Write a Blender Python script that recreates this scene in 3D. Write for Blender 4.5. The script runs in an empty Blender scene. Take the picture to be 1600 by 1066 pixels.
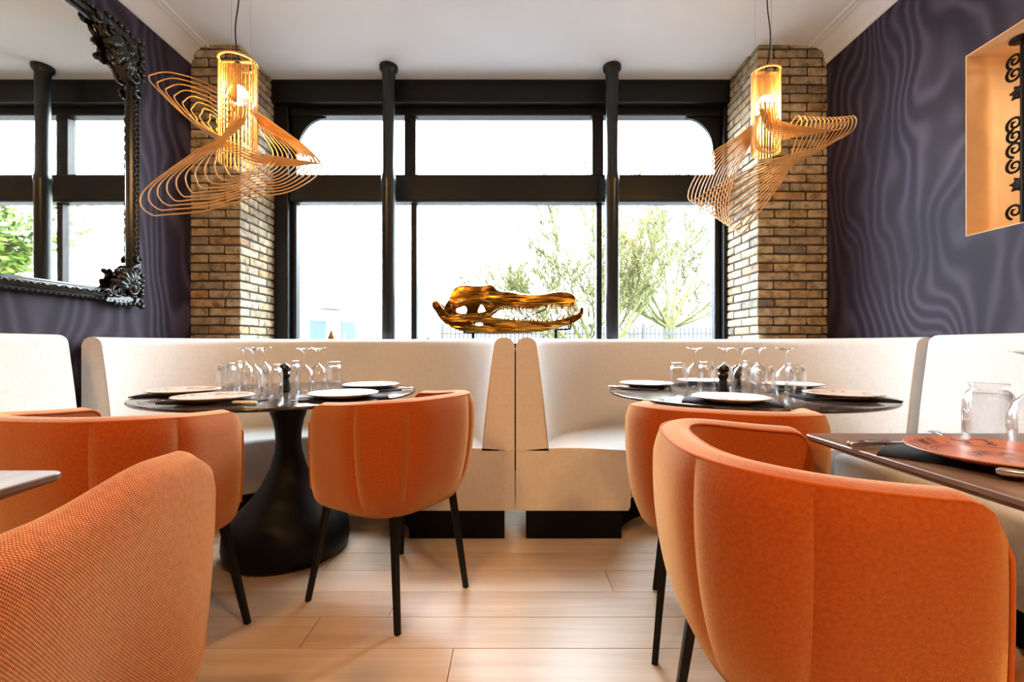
import bpy, bmesh, math, random
from mathutils import Vector, Matrix, noise as mnoise

S = bpy.context.scene
COL = S.collection
PI = math.pi
R = math.radians
F_PX, HOR, CX0, EYE = 700.0, 540.0, 800.0, 0.97

# ------------------------------------------------------------------ camera, world, light, exposure
cam_d = bpy.data.cameras.new('camera')
cam_d.sensor_width = 36.0
cam_d.lens = 36.0 * F_PX / 1600.0
cam_d.shift_y = 7.0 / 1600.0
cam_d.clip_start = 0.02
cam = bpy.data.objects.new('camera', cam_d)
cam.location = (0, 0, EYE)
cam.rotation_euler = (R(90), 0, 0)
COL.objects.link(cam)
S.camera = cam

SKY = 29.0
w = bpy.data.worlds.new('overcast_sky')
S.world = w
w.use_nodes = True
bg = w.node_tree.nodes['Background']
bg.inputs[0].default_value = (0.81, 0.915, 1.0, 1)
# overcast sky: luminance grows from the horizon to the zenith as (1 + 2 sin e) / 3
_tc = w.node_tree.nodes.new('ShaderNodeTexCoord')
_sx = w.node_tree.nodes.new('ShaderNodeSeparateXYZ')
_mx = w.node_tree.nodes.new('ShaderNodeMath')
_mx.operation = 'MAXIMUM'
_mx.inputs[1].default_value = 0.0
_ma = w.node_tree.nodes.new('ShaderNodeMath')
_ma.operation = 'MULTIPLY_ADD'
_ma.inputs[1].default_value = SKY * 2 / 3
_ma.inputs[2].default_value = SKY / 3
w.node_tree.links.new(_tc.outputs['Generated'], _sx.inputs[0])
w.node_tree.links.new(_sx.outputs[2], _mx.inputs[0])
w.node_tree.links.new(_mx.outputs[0], _ma.inputs[0])
w.node_tree.links.new(_ma.outputs[0], bg.inputs[1])

S.view_settings.view_transform = 'Standard'
S.view_settings.look = 'None'
S.view_settings.exposure = 1.25
S.view_settings.gamma = 1.0
S.view_settings.use_curve_mapping = False
S.cycles.use_denoising = True
S.cycles.max_bounces = 10
S.cycles.diffuse_bounces = 5
S.cycles.transparent_max_bounces = 24
S.cycles.sample_clamp_indirect = 6.0
S.cycles.caustics_reflective = False
S.cycles.caustics_refractive = False


def area(name, loc, rot, sx, sy, power, color=(1, 1, 1), portal=False):
    l = bpy.data.lights.new(name, 'AREA')
    l.shape = 'RECTANGLE'
    l.size, l.size_y = sx, sy
    l.energy = power
    l.color = color
    if portal:
        l.cycles.is_portal = True
    o = bpy.data.objects.new(name, l)
    o.location = loc
    o.rotation_euler = rot
    COL.objects.link(o)
    return o


# sky portal of the window; unseen warm fill lights added behind the viewer
area('window_portal', (-0.06, 3.56, 1.9), (R(-90), 0, 0), 3.5, 1.9, 1, portal=True)
for dx, dy in ((-1.2, -0.6), (1.2, -0.6), (-1.2, -2.0), (1.2, -2.0)):
    area('warm_fill_light', (dx, dy, 2.98), (0, 0, 0), 0.25, 0.25, 23, (1.0, 0.52, 0.20))


# ------------------------------------------------------------------ helpers
def P(px, py, Y):
    return Vector(((px - CX0) / F_PX * Y, Y, EYE + (HOR - py) / F_PX * Y))


def on_plane(px, py, z):
    Y = (EYE - z) * F_PX / (py - HOR)
    return Vector(((px - CX0) / F_PX * Y, Y, z))


def smooth(a, b, x):
    t = max(0.0, min(1.0, (x - a) / (b - a)))
    return t * t * (3 - 2 * t)


class MB:
    """collects shapes of one object"""

    def __init__(self):
        self.v, self.f, self.uv, self.sm = [], [], {}, []

    def face(self, idx, sm=False, uv=None):
        if uv:
            self.uv[len(self.f)] = uv
        self.f.append(tuple(idx))
        self.sm.append(sm)

    def box(self, a, b, M=None):
        n = len(self.v)
        for z in (a[2], b[2]):
            for x, y in ((a[0], a[1]), (b[0], a[1]), (b[0], b[1]), (a[0], b[1])):
                p = Vector((x, y, z))
                self.v.append(M @ p if M else p)
        for q in ((3, 2, 1, 0), (4, 5, 6, 7), (0, 1, 5, 4), (1, 2, 6, 5), (2, 3, 7, 6), (3, 0, 4, 7)):
            self.face([n + i for i in q])
        return self

    def grid(self, rows, closed_u=False, closed_v=False, uvs=None, sm=True, flip=False):
        n = len(self.v)
        nu, nv = len(rows), len(rows[0])
        for r in rows:
            self.v.extend(Vector(p) for p in r)
        for i in range(nu if closed_u else nu - 1):
            for j in range(nv if closed_v else nv - 1):
                i2, j2 = (i + 1) % nu, (j + 1) % nv
                q = [(i, j), (i2, j), (i2, j2), (i, j2)]
                if flip:
                    q.reverse()
                u = None
                if uvs:
                    us, vs = uvs
                    u = [(us[(i + 1) if a == i2 and a != i else a] if len(us) > nu or a < len(us) else 0,
                          vs[(j + 1) if b == j2 and b != j and j + 1 < len(vs) else b]) for a, b in q]
                self.face([n + a * nv + b for a, b in q], sm, u)
        return self

    def fan(self, pts, sm=False, flip=False):
        n = len(self.v)
        self.v.extend(Vector(p) for p in pts)
        idx = list(range(n, n + len(pts)))
        if flip:
            idx.reverse()
        self.face(idx, sm)
        return self

    def lathe(self, prof, c=(0, 0, 0), seg=24, M=None, rmod=None):
        rows = []
        for r, z in prof:
            row = []
            for k in range(seg):
                a = 2 * PI * k / seg
                rr = r * (rmod(a, z) if rmod else 1)
                p = Vector((c[0] + rr * math.cos(a), c[1] + rr * math.sin(a), c[2] + z))
                row.append(M @ p if M else p)
            rows.append(row)
        self.grid(rows, closed_v=True, flip=True)
        return self

    def tube(self, pts, r, seg=6, closed=False, cap=True, flat=None):
        pts = [Vector(p) for p in pts]
        n = len(pts)
        if not hasattr(r, '__len__'):
            r = [r] * n
        rows = []
        ref = None
        for i in range(n):
            if closed:
                t = pts[(i + 1) % n] - pts[i - 1]
            else:
                t = pts[min(i + 1, n - 1)] - pts[max(i - 1, 0)]
            if t.length < 1e-9:
                t = Vector((0, 0, 1))
            t.normalize()
            if ref is None:
                ref = Vector((0, 0, 1)) if abs(t.z) < 0.9 else Vector((1, 0, 0))
            ref = ref - t * ref.dot(t)
            if ref.length < 1e-6:
                ref = t.orthogonal()
            ref.normalize()
            b = t.cross(ref)
            rows.append([pts[i] + (ref * math.cos(2 * PI * k / seg) * (flat or 1) + b * math.sin(2 * PI * k / seg)) * r[i]
                         for k in range(seg)])
        self.grid(rows, closed_u=closed, closed_v=True, flip=True)
        if cap and not closed:
            self.fan(rows[0])
            self.fan(rows[-1], flip=True)
        return self

    def sphere(self, c, r, seg=12, rings=8, sc=(1, 1, 1)):
        rows = []
        for i in range(rings + 1):
            th = PI * i / rings
            rows.append([(c[0] + r * sc[0] * math.sin(th) * math.cos(2 * PI * k / seg),
                          c[1] + r * sc[1] * math.sin(th) * math.sin(2 * PI * k / seg),
                          c[2] - r * sc[2] * math.cos(th)) for k in range(seg)])
        self.grid(rows, closed_v=True, flip=True)
        return self

    def mesh(self, name, mat=None):
        me = bpy.data.meshes.new(name)
        me.from_pydata([tuple(p) for p in self.v], [], self.f)
        if self.uv:
            ul = me.uv_layers.new(name='UVMap')
            for p in me.polygons:
                u = self.uv.get(p.index)
                if u:
                    for k, li in enumerate(p.loop_indices):
                        ul.data[li].uv = u[k % len(u)]
        me.polygons.foreach_set('use_smooth', self.sm)
        if mat:
            me.materials.append(mat)
        me.update()
        return me

    def obj(self, name, mat=None, parent=None):
        o = bpy.data.objects.new(name, self.mesh(name, mat))
        COL.objects.link(o)
        if parent:
            o.parent = parent
        return o


def put(name, me, parent=None, loc=(0, 0, 0), rz=0.0):
    o = bpy.data.objects.new(name, me)
    COL.objects.link(o)
    o.location = loc
    o.rotation_euler = (0, 0, rz)
    if parent:
        o.parent = parent
    return o


def bevel(o, width=0.004, seg=2):
    m = o.modifiers.new('bevel', 'BEVEL')
    m.width = width
    m.segments = seg
    m.limit_method = 'ANGLE'
    m.angle_limit = R(40)
    return o


def tag(o, label, cat, group=None, kind=None):
    if label:
        o['label'] = label
    if cat:
        o['category'] = cat
    if group:
        o['group'] = group
    if kind:
        o['kind'] = kind
    return o


def structure(o):
    o['kind'] = 'structure'
    return o


def thing(name, label, cat, loc=(0, 0, 0), rz=0.0, group=None):
    o = bpy.data.objects.new(name, None)
    o.empty_display_size = 0.1
    COL.objects.link(o)
    o.location = loc
    o.rotation_euler = (0, 0, rz)
    return tag(o, label, cat, group)


def dup(root, loc, rz=0.0, label=None):
    r = root.copy()
    COL.objects.link(r)
    r.location = loc
    r.rotation_euler = (0, 0, rz)
    if label:
        r['label'] = label
    for ch in list(root.children):
        c = ch.copy()
        COL.objects.link(c)
        c.parent = r
        for g in list(ch.children):
            d = g.copy()
            COL.objects.link(d)
            d.parent = c
    return r


def spline(ctrl, n=40, closed=False):
    c = [Vector(p) for p in ctrl]
    m = len(c)
    out = []
    segs = m if closed else m - 1
    for s in range(segs):
        def g(i):
            return c[i % m] if closed else c[max(0, min(m - 1, i))]
        p0, p1, p2, p3 = g(s - 1), g(s), g(s + 1), g(s + 2)
        k = max(2, n // segs)
        for i in range(k):
            t = i / k
            out.append(0.5 * ((2 * p1) + (p2 - p0) * t + (2 * p0 - 5 * p1 + 4 * p2 - p3) * t * t + (3 * p1 - p0 - 3 * p2 + p3) * t ** 3))
    if not closed:
        out.append(c[-1])
    return out


# ------------------------------------------------------------------ materials
class NT:
    def __init__(self, name):
        self.m = bpy.data.materials.new(name)
        self.m.use_nodes = True
        self.t = self.m.node_tree
        self.b = self.t.nodes['Principled BSDF']

    def n(self, typ, **kw):
        nd = self.t.nodes.new('ShaderNode' + typ)
        for k, v in kw.items():
            if k.startswith('i_'):
                nd.inputs[k[2:].replace('_', ' ')].default_value = v
            else:
                setattr(nd, k, v)
        return nd

    def l(self, a, b):
        self.t.links.new(a, b)

    def math(self, op, a, b=None):
        nd = self.n('Math', operation=op)
        for i, x in enumerate((a, b)):
            if x is None:
                continue
            if isinstance(x, (int, float)):
                nd.inputs[i].default_value = x
            else:
                self.l(x, nd.inputs[i])
        return nd.outputs[0]

    def ramp(self, fac, stops, interp='LINEAR'):
        nd = self.n('ValToRGB')
        nd.color_ramp.interpolation = interp
        e = nd.color_ramp.elements
        while len(e) < len(stops):
            e.new(0.5)
        for k, (p, c) in enumerate(stops):
            e[k].position = p
            e[k].color = (*c, 1)
        self.l(fac, nd.inputs[0])
        return nd.outputs[0]

    def coords(self, kind='Object', scale=(1, 1, 1)):
        tc = self.n('TexCoord')
        mp = self.n('Mapping')
        mp.inputs['Scale'].default_value = scale
        self.l(tc.outputs[kind], mp.inputs[0])
        return mp.outputs[0]

    def bump(self, h, strength=0.3, dist=0.01):
        nd = self.n('Bump')
        nd.inputs['Strength'].default_value = strength
        nd.inputs['Distance'].default_value = dist
        self.l(h, nd.inputs['Height'])
        self.l(nd.outputs[0], self.b.inputs['Normal'])

    def set(self, **kw):
        for k, v in kw.items():
            self.b.inputs[k.replace('_', ' ')].default_value = v
        return self


def plain(name, col, rough=0.5, metal=0.0, noise=0.0, nscale=20, **kw):
    t = NT(name)
    t.set(Base_Color=(*col, 1), Roughness=rough, Metallic=metal, **kw)
    if noise:
        nz = t.n('TexNoise', i_Scale=nscale, i_Detail=4.0)
        t.l(t.coords(), nz.inputs['Vector'])
        c = t.ramp(nz.outputs['Fac'], [(0.3, tuple(x * (1 - noise) for x in col)), (0.7, tuple(min(1, x * (1 + noise)) for x in col))])
        t.l(c, t.b.inputs['Base Color'])
    return t.m


def fabric(name, dark, light, thread, bump=0.5, sheen=0.3, sheen_tint=(1, 1, 1), slub=0.0):
    t = NT(name)
    uv = t.n('TexCoord').outputs['UV']
    sep = t.n('SeparateXYZ')
    t.l(uv, sep.inputs[0])
    nz = t.n('TexNoise', i_Scale=1.0 / (thread * 2.2), i_Detail=3.0)
    t.l(uv, nz.inputs['Vector'])
    k = 2 * PI / thread
    wob = t.math('MULTIPLY', nz.outputs['Fac'], 2.2)
    su = t.math('SINE', t.math('ADD', t.math('MULTIPLY', sep.outputs[0], k), wob))
    sv = t.math('SINE', t.math('ADD', t.math('MULTIPLY', sep.outputs[1], k), wob))
    wv = t.math('MULTIPLY', su, sv)
    h = t.math('ADD', t.math('MULTIPLY', wv, 0.5), nz.outputs['Fac'])
    fac = t.math('MULTIPLY', h, 0.72)
    if slub:
        mp = t.n('Mapping')
        mp.inputs['Scale'].default_value = (14, 120, 1)
        t.l(uv, mp.inputs[0])
        n2 = t.n('TexNoise', i_Scale=1.0, i_Detail=2.0)
        t.l(mp.outputs[0], n2.inputs['Vector'])
        mp2 = t.n('Mapping')
        mp2.inputs['Scale'].default_value = (120, 14, 1)
        t.l(uv, mp2.inputs[0])
        n3 = t.n('TexNoise', i_Scale=1.0, i_Detail=2.0)
        t.l(mp2.outputs[0], n3.inputs['Vector'])
        s = t.math('MULTIPLY', t.math('ADD', n2.outputs['Fac'], n3.outputs['Fac']), slub)
        fac = t.math('ADD', t.math('MULTIPLY', fac, 1 - slub), s)
    c = t.ramp(fac, [(0.18, dark), (0.62, light)])
    t.l(c, t.b.inputs['Base Color'])
    t.set(Roughness=0.9, Sheen_Weight=sheen, Sheen_Roughness=0.45, Sheen_Tint=(*sheen_tint, 1), Specular_IOR_Level=0.15)
    t.bump(h, bump, 0.002)
    return t.m


def wallpaper():
    t = NT('plum_moire_wallpaper')
    co = t.n('TexCoord').outputs['Object']
    sep = t.n('SeparateXYZ')
    t.l(co, sep.inputs[0])
    mp = t.n('Mapping')
    mp.inputs['Scale'].default_value = (1.0, 1.9, 1.15)
    t.l(co, mp.inputs[0])
    n1 = t.n('TexNoise', i_Scale=1.15, i_Detail=1.0, i_Roughness=0.4)
    t.l(mp.outputs[0], n1.inputs['Vector'])
    n2 = t.n('TexNoise', i_Scale=3.1, i_Detail=1.0)
    t.l(co, n2.inputs['Vector'])
    ph = t.math('ADD', t.math('MULTIPLY', sep.outputs[1], 10.5),
                t.math('ADD', t.math('MULTIPLY', n1.outputs['Fac'], 11.0), t.math('MULTIPLY', n2.outputs['Fac'], 1.1)))
    band = t.math('ADD', t.math('MULTIPLY', t.math('SINE', t.math('MULTIPLY', ph, 2 * PI)), 0.5), 0.5)
    n3 = t.n('TexNoise', i_Scale=2.0, i_Detail=1.0)
    t.l(co, n3.inputs['Vector'])
    amp = t.ramp(n3.outputs['Fac'], [(0.3, (0.35, 0.35, 0.35)), (0.65, (1, 1, 1))])
    nf = t.n('TexNoise', i_Scale=420.0, i_Detail=2.0)
    t.l(co, nf.inputs['Vector'])
    f = t.math('ADD', t.math('MULTIPLY', t.math('POWER', band, 1.6), amp), t.math('MULTIPLY', t.math('SUBTRACT', nf.outputs['Fac'], 0.5), 0.6))
    c = t.ramp(f, [(0.0, (0.017, 0.0118, 0.024)), (1.0, (0.064, 0.050, 0.082))])
    t.l(c, t.b.inputs['Base Color'])
    t.set(Roughness=0.62, Specular_IOR_Level=0.2)
    return t.m


def oak():
    t = NT('oak_plank')
    oi = t.n('ObjectInfo')
    co = t.n('TexCoord').outputs['Object']
    cmb = t.n('CombineXYZ')
    t.l(t.math('MULTIPLY', oi.outputs['Random'], 37.0), cmb.inputs[0])
    t.l(t.math('MULTIPLY', oi.outputs['Random'], 91.0), cmb.inputs[2])
    add = t.n('VectorMath', operation='ADD')
    t.l(co, add.inputs[0])
    t.l(cmb.outputs[0], add.inputs[1])
    mp = t.n('Mapping')
    mp.inputs['Scale'].default_value = (1.6, 26, 26)
    t.l(add.outputs[0], mp.inputs[0])
    nz = t.n('TexNoise', i_Scale=1.0, i_Detail=6.0, i_Roughness=0.6, i_Distortion=0.6)
    t.l(mp.outputs[0], nz.inputs['Vector'])
    mp2 = t.n('Mapping')
    mp2.inputs['Scale'].default_value = (1.2, 4.5, 4)
    t.l(add.outputs[0], mp2.inputs[0])
    nb = t.n('TexNoise', i_Scale=1.0, i_Detail=2.0)
    t.l(mp2.outputs[0], nb.inputs['Vector'])
    f = t.math('ADD', t.math('MULTIPLY', nz.outputs['Fac'], 0.55), t.math('MULTIPLY', nb.outputs['Fac'], 0.45))
    f = t.math('ADD', f, t.math('MULTIPLY', t.math('SUBTRACT', oi.outputs['Random'], 0.5), 0.18))
    c = t.ramp(f, [(0.28, (0.45, 0.325, 0.21)), (0.5, (0.57, 0.455, 0.335)), (0.72, (0.64, 0.54, 0.43))])
    t.l(c, t.b.inputs['Base Color'])
    rg = t.math('ADD', t.math('MULTIPLY', nz.outputs['Fac'], 0.15), 0.30)
    t.l(rg, t.b.inputs['Roughness'])
    t.set(Specular_IOR_Level=0.5)
    t.bump(nz.outputs['Fac'], 0.12, 0.003)
    return t.m


def brick_mat():
    t = NT('old_yellow_brick')
    oi = t.n('ObjectInfo')
    base = t.ramp(oi.outputs['Random'], [(0.0, (0.37, 0.28, 0.16)), (0.22, (0.47, 0.38, 0.245)), (0.42, (0.31, 0.25, 0.175)),
                                        (0.6, (0.52, 0.44, 0.32)), (0.78, (0.40, 0.245, 0.12)), (0.9, (0.19, 0.165, 0.13)), (1.0, (0.45, 0.38, 0.27))])
    co = t.n('TexCoord').outputs['Object']
    cmb = t.n('CombineXYZ')
    t.l(t.math('MULTIPLY', oi.outputs['Random'], 53.0), cmb.inputs[0])
    add = t.n('VectorMath', operation='ADD')
    t.l(co, add.inputs[0])
    t.l(cmb.outputs[0], add.inputs[1])
    nz = t.n('TexNoise', i_Scale=16.0, i_Detail=5.0, i_Roughness=0.7)
    t.l(add.outputs[0], nz.inputs['Vector'])
    mul = t.n('Mix', data_type='RGBA', blend_type='MULTIPLY')
    mul.inputs[0].default_value = 1.0
    t.l(base, mul.inputs[6])
    t.l(t.ramp(nz.outputs['Fac'], [(0.33, (0.35, 0.34, 0.30)), (0.55, (1, 1, 1)), (0.75, (1.25, 1.2, 1.05))]), mul.inputs[7])
    t.l(mul.outputs[2], t.b.inputs['Base Color'])
    t.set(Roughness=0.85)
    t.bump(nz.outputs['Fac'], 0.5, 0.01)
    return t.m


def thin_glass(name, tint=(0.97, 0.98, 0.98), refl=1.0, ior=1.5):
    m = bpy.data.materials.new(name)
    m.use_nodes = True
    t = m.node_tree
    t.nodes.clear()
    o = t.nodes.new('ShaderNodeOutputMaterial')
    mx = t.nodes.new('ShaderNodeMixShader')
    tr = t.nodes.new('ShaderNodeBsdfTransparent')
    tr.inputs[0].default_value = (*tint, 1)
    gl = t.nodes.new('ShaderNodeBsdfGlossy')
    gl.inputs['Roughness'].default_value = 0.02
    gl.inputs[0].default_value = (refl, refl, refl, 1)
    lw = t.nodes.new('ShaderNodeLayerWeight')
    lw.inputs['Blend'].default_value = 0.5
    pw = t.nodes.new('ShaderNodeMath')
    pw.operation = 'POWER'
    pw.inputs[1].default_value = ior
    ml = t.nodes.new('ShaderNodeMath')
    ml.operation = 'MULTIPLY_ADD'
    ml.inputs[1].default_value = 0.85
    ml.inputs[2].default_value = 0.05
    t.links.new(lw.outputs['Facing'], pw.inputs[0])
    t.links.new(pw.outputs[0], ml.inputs[0])
    t.links.new(ml.outputs[0], mx.inputs[0])
    t.links.new(tr.outputs[0], mx.inputs[1])
    t.links.new(gl.outputs[0], mx.inputs[2])
    t.links.new(mx.outputs[0], o.inputs[0])
    return m


def emit(name, col, s):
    t = NT(name)
    t.set(Base_Color=(*col, 1), Emission_Color=(*col, 1), Emission_Strength=s)
    return t.m


def plate_mat(name, base, mark, ring=True):
    t = NT(name)
    co = t.n('TexCoord').outputs['Object']
    ln = t.n('VectorMath', operation='LENGTH')
    mp = t.n('Mapping')
    mp.inputs['Scale'].default_value = (1, 1, 0)
    t.l(co, mp.inputs[0])
    t.l(mp.outputs[0], ln.inputs[0])
    r = ln.outputs['Value']

    def band(a, b):
        return t.math('MULTIPLY', t.math('GREATER_THAN', r, a), t.math('LESS_THAN', r, b))
    rings = t.math('ADD', band(0.096, 0.0985), band(0.089, 0.0915))
    vo = t.n('TexVoronoi', i_Scale=46.0)
    vo.feature = 'DISTANCE_TO_EDGE'
    nz = t.n('TexNoise', i_Scale=30.0, i_Detail=3.0)
    t.l(co, nz.inputs['Vector'])
    t.l(co, vo.inputs['Vector'])
    leaf = t.math('MULTIPLY', t.math('LESS_THAN', vo.outputs['Distance'], 0.13), t.math('GREATER_THAN', nz.outputs['Fac'], 0.5))
    mask = t.math('ADD', band(-1, 0.05), band(0.105, 0.131))
    f = t.math('MINIMUM', t.math('ADD', t.math('MULTIPLY', leaf, mask), rings), 1.0)
    c = t.ramp(t.math('MULTIPLY', f, 0.85), [(0.0, base), (1.0, mark)])
    t.l(c, t.b.inputs['Base Color'])
    t.set(Roughness=0.38, Coat_Weight=0.15)
    return t.m


M = {}
M['wallpaper'] = wallpaper()
M['oak'] = oak()
M['joint'] = plain('floor_joint', (0.05, 0.03, 0.018), 0.9)
M['brick'] = brick_mat()
M['mortar'] = plain('dark_mortar', (0.045, 0.036, 0.028), 0.95, noise=0.3, nscale=60)
M['ceiling'] = plain('ceiling_paint', (0.64, 0.665, 0.71), 0.8, noise=0.02, nscale=3)
M['black_paint'] = plain('black_joinery_paint', (0.0022, 0.0027, 0.0036), 0.42, noise=0.2, nscale=8, Specular_IOR_Level=0.3)
M['black_iron'] = plain('black_cast_iron', (0.005, 0.0075, 0.010), 0.34, noise=0.3, nscale=30)
M['black_metal'] = plain('black_powder_coat', (0.003, 0.003, 0.0034), 0.45, Specular_IOR_Level=0.2)
M['plinth'] = plain('black_plinth', (0.002, 0.002, 0.0025), 0.6, Specular_IOR_Level=0.15)
M['pedestal'] = plain('black_lacquer', (0.0020, 0.0020, 0.0022), 0.5, Specular_IOR_Level=0.18)
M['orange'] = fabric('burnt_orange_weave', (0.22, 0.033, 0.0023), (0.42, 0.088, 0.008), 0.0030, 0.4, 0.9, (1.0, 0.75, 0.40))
M['orange_knit'] = fabric('orange_knit', (0.21, 0.034, 0.0025), (0.44, 0.105, 0.011), 0.0044, 0.5, 0.5, (1.0, 0.74, 0.36))
M['orange_lit_rim'] = fabric('burnt_orange_weave_lit_rim', (0.28, 0.045, 0.003), (0.54, 0.13, 0.014), 0.0030, 0.4, 1.0, (1.0, 0.82, 0.55))  # lighter copy of the weave, window light on the rim painted in
M['piping'] = plain('orange_piping', (0.40, 0.088, 0.009), 0.85, Sheen_Weight=0.15, Specular_IOR_Level=0.1)
M['cream'] = fabric('cream_tweed', (0.45, 0.425, 0.39), (0.68, 0.655, 0.62), 0.0075, 0.5, 0.15, slub=0.45)
M['gold'] = plain('polished_gold', (0.31, 0.145, 0.022), 0.17, 1.0, noise=0.2, nscale=9)
M['bamboo'] = plain('bamboo_rod', (0.62, 0.37, 0.13), 0.45, noise=0.15, nscale=30)
M['glassware'] = thin_glass('clear_glassware', (0.975, 0.98, 0.985), 1.0, 1.7)
M['pane'] = thin_glass('window_pane', (0.985, 0.99, 0.99), 0.6, 4.0)
M['bulb'] = emit('lit_bulb', (1.0, 0.64, 0.24), 90)
M['cable'] = plain('black_cable', (0.012, 0.012, 0.012), 0.6)
M['steel_wire'] = plain('steel_wire', (0.5, 0.5, 0.5), 0.4, 1.0)
M['silver'] = plain('silver_cutlery', (0.75, 0.74, 0.72), 0.18, 1.0)
M['wood_handle'] = plain('wooden_handle', (0.38, 0.18, 0.06), 0.45, noise=0.3, nscale=50)
M['horn'] = plain('pale_horn_handle', (0.72, 0.62, 0.44), 0.35, noise=0.2, nscale=40)
M['napkin'] = fabric('dark_napkin', (0.008, 0.009, 0.014), (0.022, 0.025, 0.04), 0.003, 0.4, 0.1)
M['glare_plate'] = plain('glare_white_glaze', (0.80, 0.79, 0.78), 0.15, Coat_Weight=0.5)  # white is sky glare painted into the glaze of printed plates
M['terracotta'] = plate_mat('terracotta_print_glaze', (0.40, 0.13, 0.058), (0.035, 0.022, 0.02))
M['pink_plate'] = plate_mat('pale_print_glaze', (0.62, 0.50, 0.43), (0.30, 0.17, 0.13))
M['mill'] = plain('black_mill_wood', (0.006, 0.006, 0.006), 0.2)
M['peach'] = plain('peach_plaster', (0.80, 0.56, 0.33), 0.85, noise=0.06, nscale=10)
M['mirror'] = plain('aged_mirror', (0.90, 0.885, 0.82), 0.015, 1.0)
M['carved'] = plain('black_carved_lacquer', (0.005, 0.007, 0.008), 0.22, noise=0.3, nscale=60)
M['blue_glass'] = plain('blue_stained_glass', (0.10, 0.25, 0.45), 0.1)
M['white_render'] = plain('white_render', (0.86, 0.86, 0.86), 0.9)
M['grey_line'] = plain('grey_moulding', (0.04, 0.042, 0.045), 0.9)
M['door_blue'] = plain('blue_door_paint', (0.010, 0.026, 0.055), 0.5)
M['pave'] = plain('grey_asphalt', (0.10, 0.10, 0.10), 0.9, noise=0.1, nscale=2)
M['fence'] = plain('blue_grey_fence_paint', (0.005, 0.007, 0.011), 0.5)
M['bark'] = plain('mossy_bark', (0.054, 0.054, 0.009), 0.9, noise=0.4, nscale=8)
M['bud'] = plain('yellow_green_buds', (0.092, 0.100, 0.010), 0.8, noise=0.4, nscale=3)
M['leaf'] = plain('fresh_green_leaf', (0.085, 0.155, 0.012), 0.7, noise=0.4, nscale=3)
M['shrub'] = plain('shrub_leaf', (0.018, 0.034, 0.007), 0.7, noise=0.4, nscale=5)


def stone_top():
    t = NT('dark_polished_stone')
    nz = t.n('TexNoise', i_Scale=9.0, i_Detail=8.0, i_Distortion=1.2)
    t.l(t.coords(), nz.inputs['Vector'])
    t.l(t.ramp(nz.outputs['Fac'], [(0.35, (0.018, 0.012, 0.010)), (0.6, (0.055, 0.038, 0.03)), (0.75, (0.13, 0.10, 0.08))]), t.b.inputs['Base Color'])
    t.set(Roughness=0.12)
    return t.m


def walnut():
    t = NT('walnut_table_top')
    nz = t.n('TexNoise', i_Scale=1.0, i_Detail=6.0, i_Distortion=0.5)
    t.l(t.coords(scale=(30, 3, 30)), nz.inputs['Vector'])
    t.l(t.ramp(nz.outputs['Fac'], [(0.3, (0.11, 0.062, 0.038)), (0.7, (0.21, 0.13, 0.085))]), t.b.inputs['Base Color'])
    t.set(Roughness=0.3)
    return t.m


M['stone'] = stone_top()
M['walnut'] = walnut()

# ------------------------------------------------------------------ room shell
XL, XR, CZ = -2.184, 2.141, 3.01
YP, YH, YW = 3.04, 3.43, 3.52          # pillar front, header front, window frame
YB = -3.2

o = structure(MB().box((XL - 0.2, YB, -0.06), (XR + 0.5, YW + 0.2, -0.012)).obj('floor', M['joint']))
random.seed(5)
PW = 0.165
row = 0
y = 0.28
while y < 3.5:
    x = XL - 0.2 - random.uniform(0, 1.5)
    if row == 9:
        x = -2.9
    while x < XR:
        L = random.choice((1.5, 1.8, 2.0))
        a, b = max(x, XL), min(x + L, XR)
        if b - a > 0.05:
            g = 0.0013
            m = MB().box((a + g - (a + b) / 2, -PW / 2 + g, -0.02), (b - g - (a + b) / 2, PW / 2 - g, 0.0)).mesh('plank', M['oak'])
            q = put('plank', m, o, ((a + b) / 2, y + PW / 2, random.uniform(-0.0006, 0.0)))
        x += L
    y += PW
    row += 1
structure(MB().box((XL, YB, -0.012), (XR, 0.28, -0.0005)).obj('trim_1', M['oak']))

structure(MB().box((XL - 0.2, YB - 0.2, CZ), (XR + 0.5, YW + 0.3, CZ + 0.1)).obj('ceiling', M['ceiling']))
structure(MB().box((XL - 0.2, YB - 0.2, -0.06), (XL, YW + 0.3, CZ)).obj('wall_left', M['wallpaper']))

# right wall with the niche opening
NY0, NY1, NZ0, NZ1, ND = 0.9, 2.116, 1.484, 2.336, 0.36
wr = MB()
wr.box((XR, YB - 0.2, -0.06), (XR + 0.5, NY0, CZ))
wr.box((XR, NY1, -0.06), (XR + 0.5, YW + 0.3, CZ))
wr.box((XR, NY0, -0.06), (XR + 0.5, NY1, NZ0))
wr.box((XR, NY0, NZ1), (XR + 0.5, NY1, CZ))
structure(wr.obj('wall_right', M['wallpaper']))
nl = MB()
e = 0.004
nl.box((XR + 0.001, NY1 - e, NZ0), (XR + ND, NY1, NZ1))
nl.box((XR + 0.001, NY0, NZ0), (XR + ND, NY0 + e, NZ1))
nl.box((XR + 0.001, NY0, NZ1 - e), (XR + ND, NY1, NZ1))
nl.box((XR + 0.001, NY0, NZ0), (XR + ND, NY1, NZ0 + e))
nl.box((XR + ND, NY0, NZ0), (XR + ND + e, NY1, NZ1))
structure(nl.obj('trim_2', M['peach']))
area('niche_lamp', (XR + 0.2, 1.45, NZ1 - 0.03), (0, 0, 0), 0.1, 0.5, 3.4, (1.0, 0.80, 0.55))

structure(MB().box((XL - 0.2, YB - 0.2, -0.06), (XR + 0.5, YB, CZ)).obj('wall_rear', M['wallpaper']))

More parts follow.
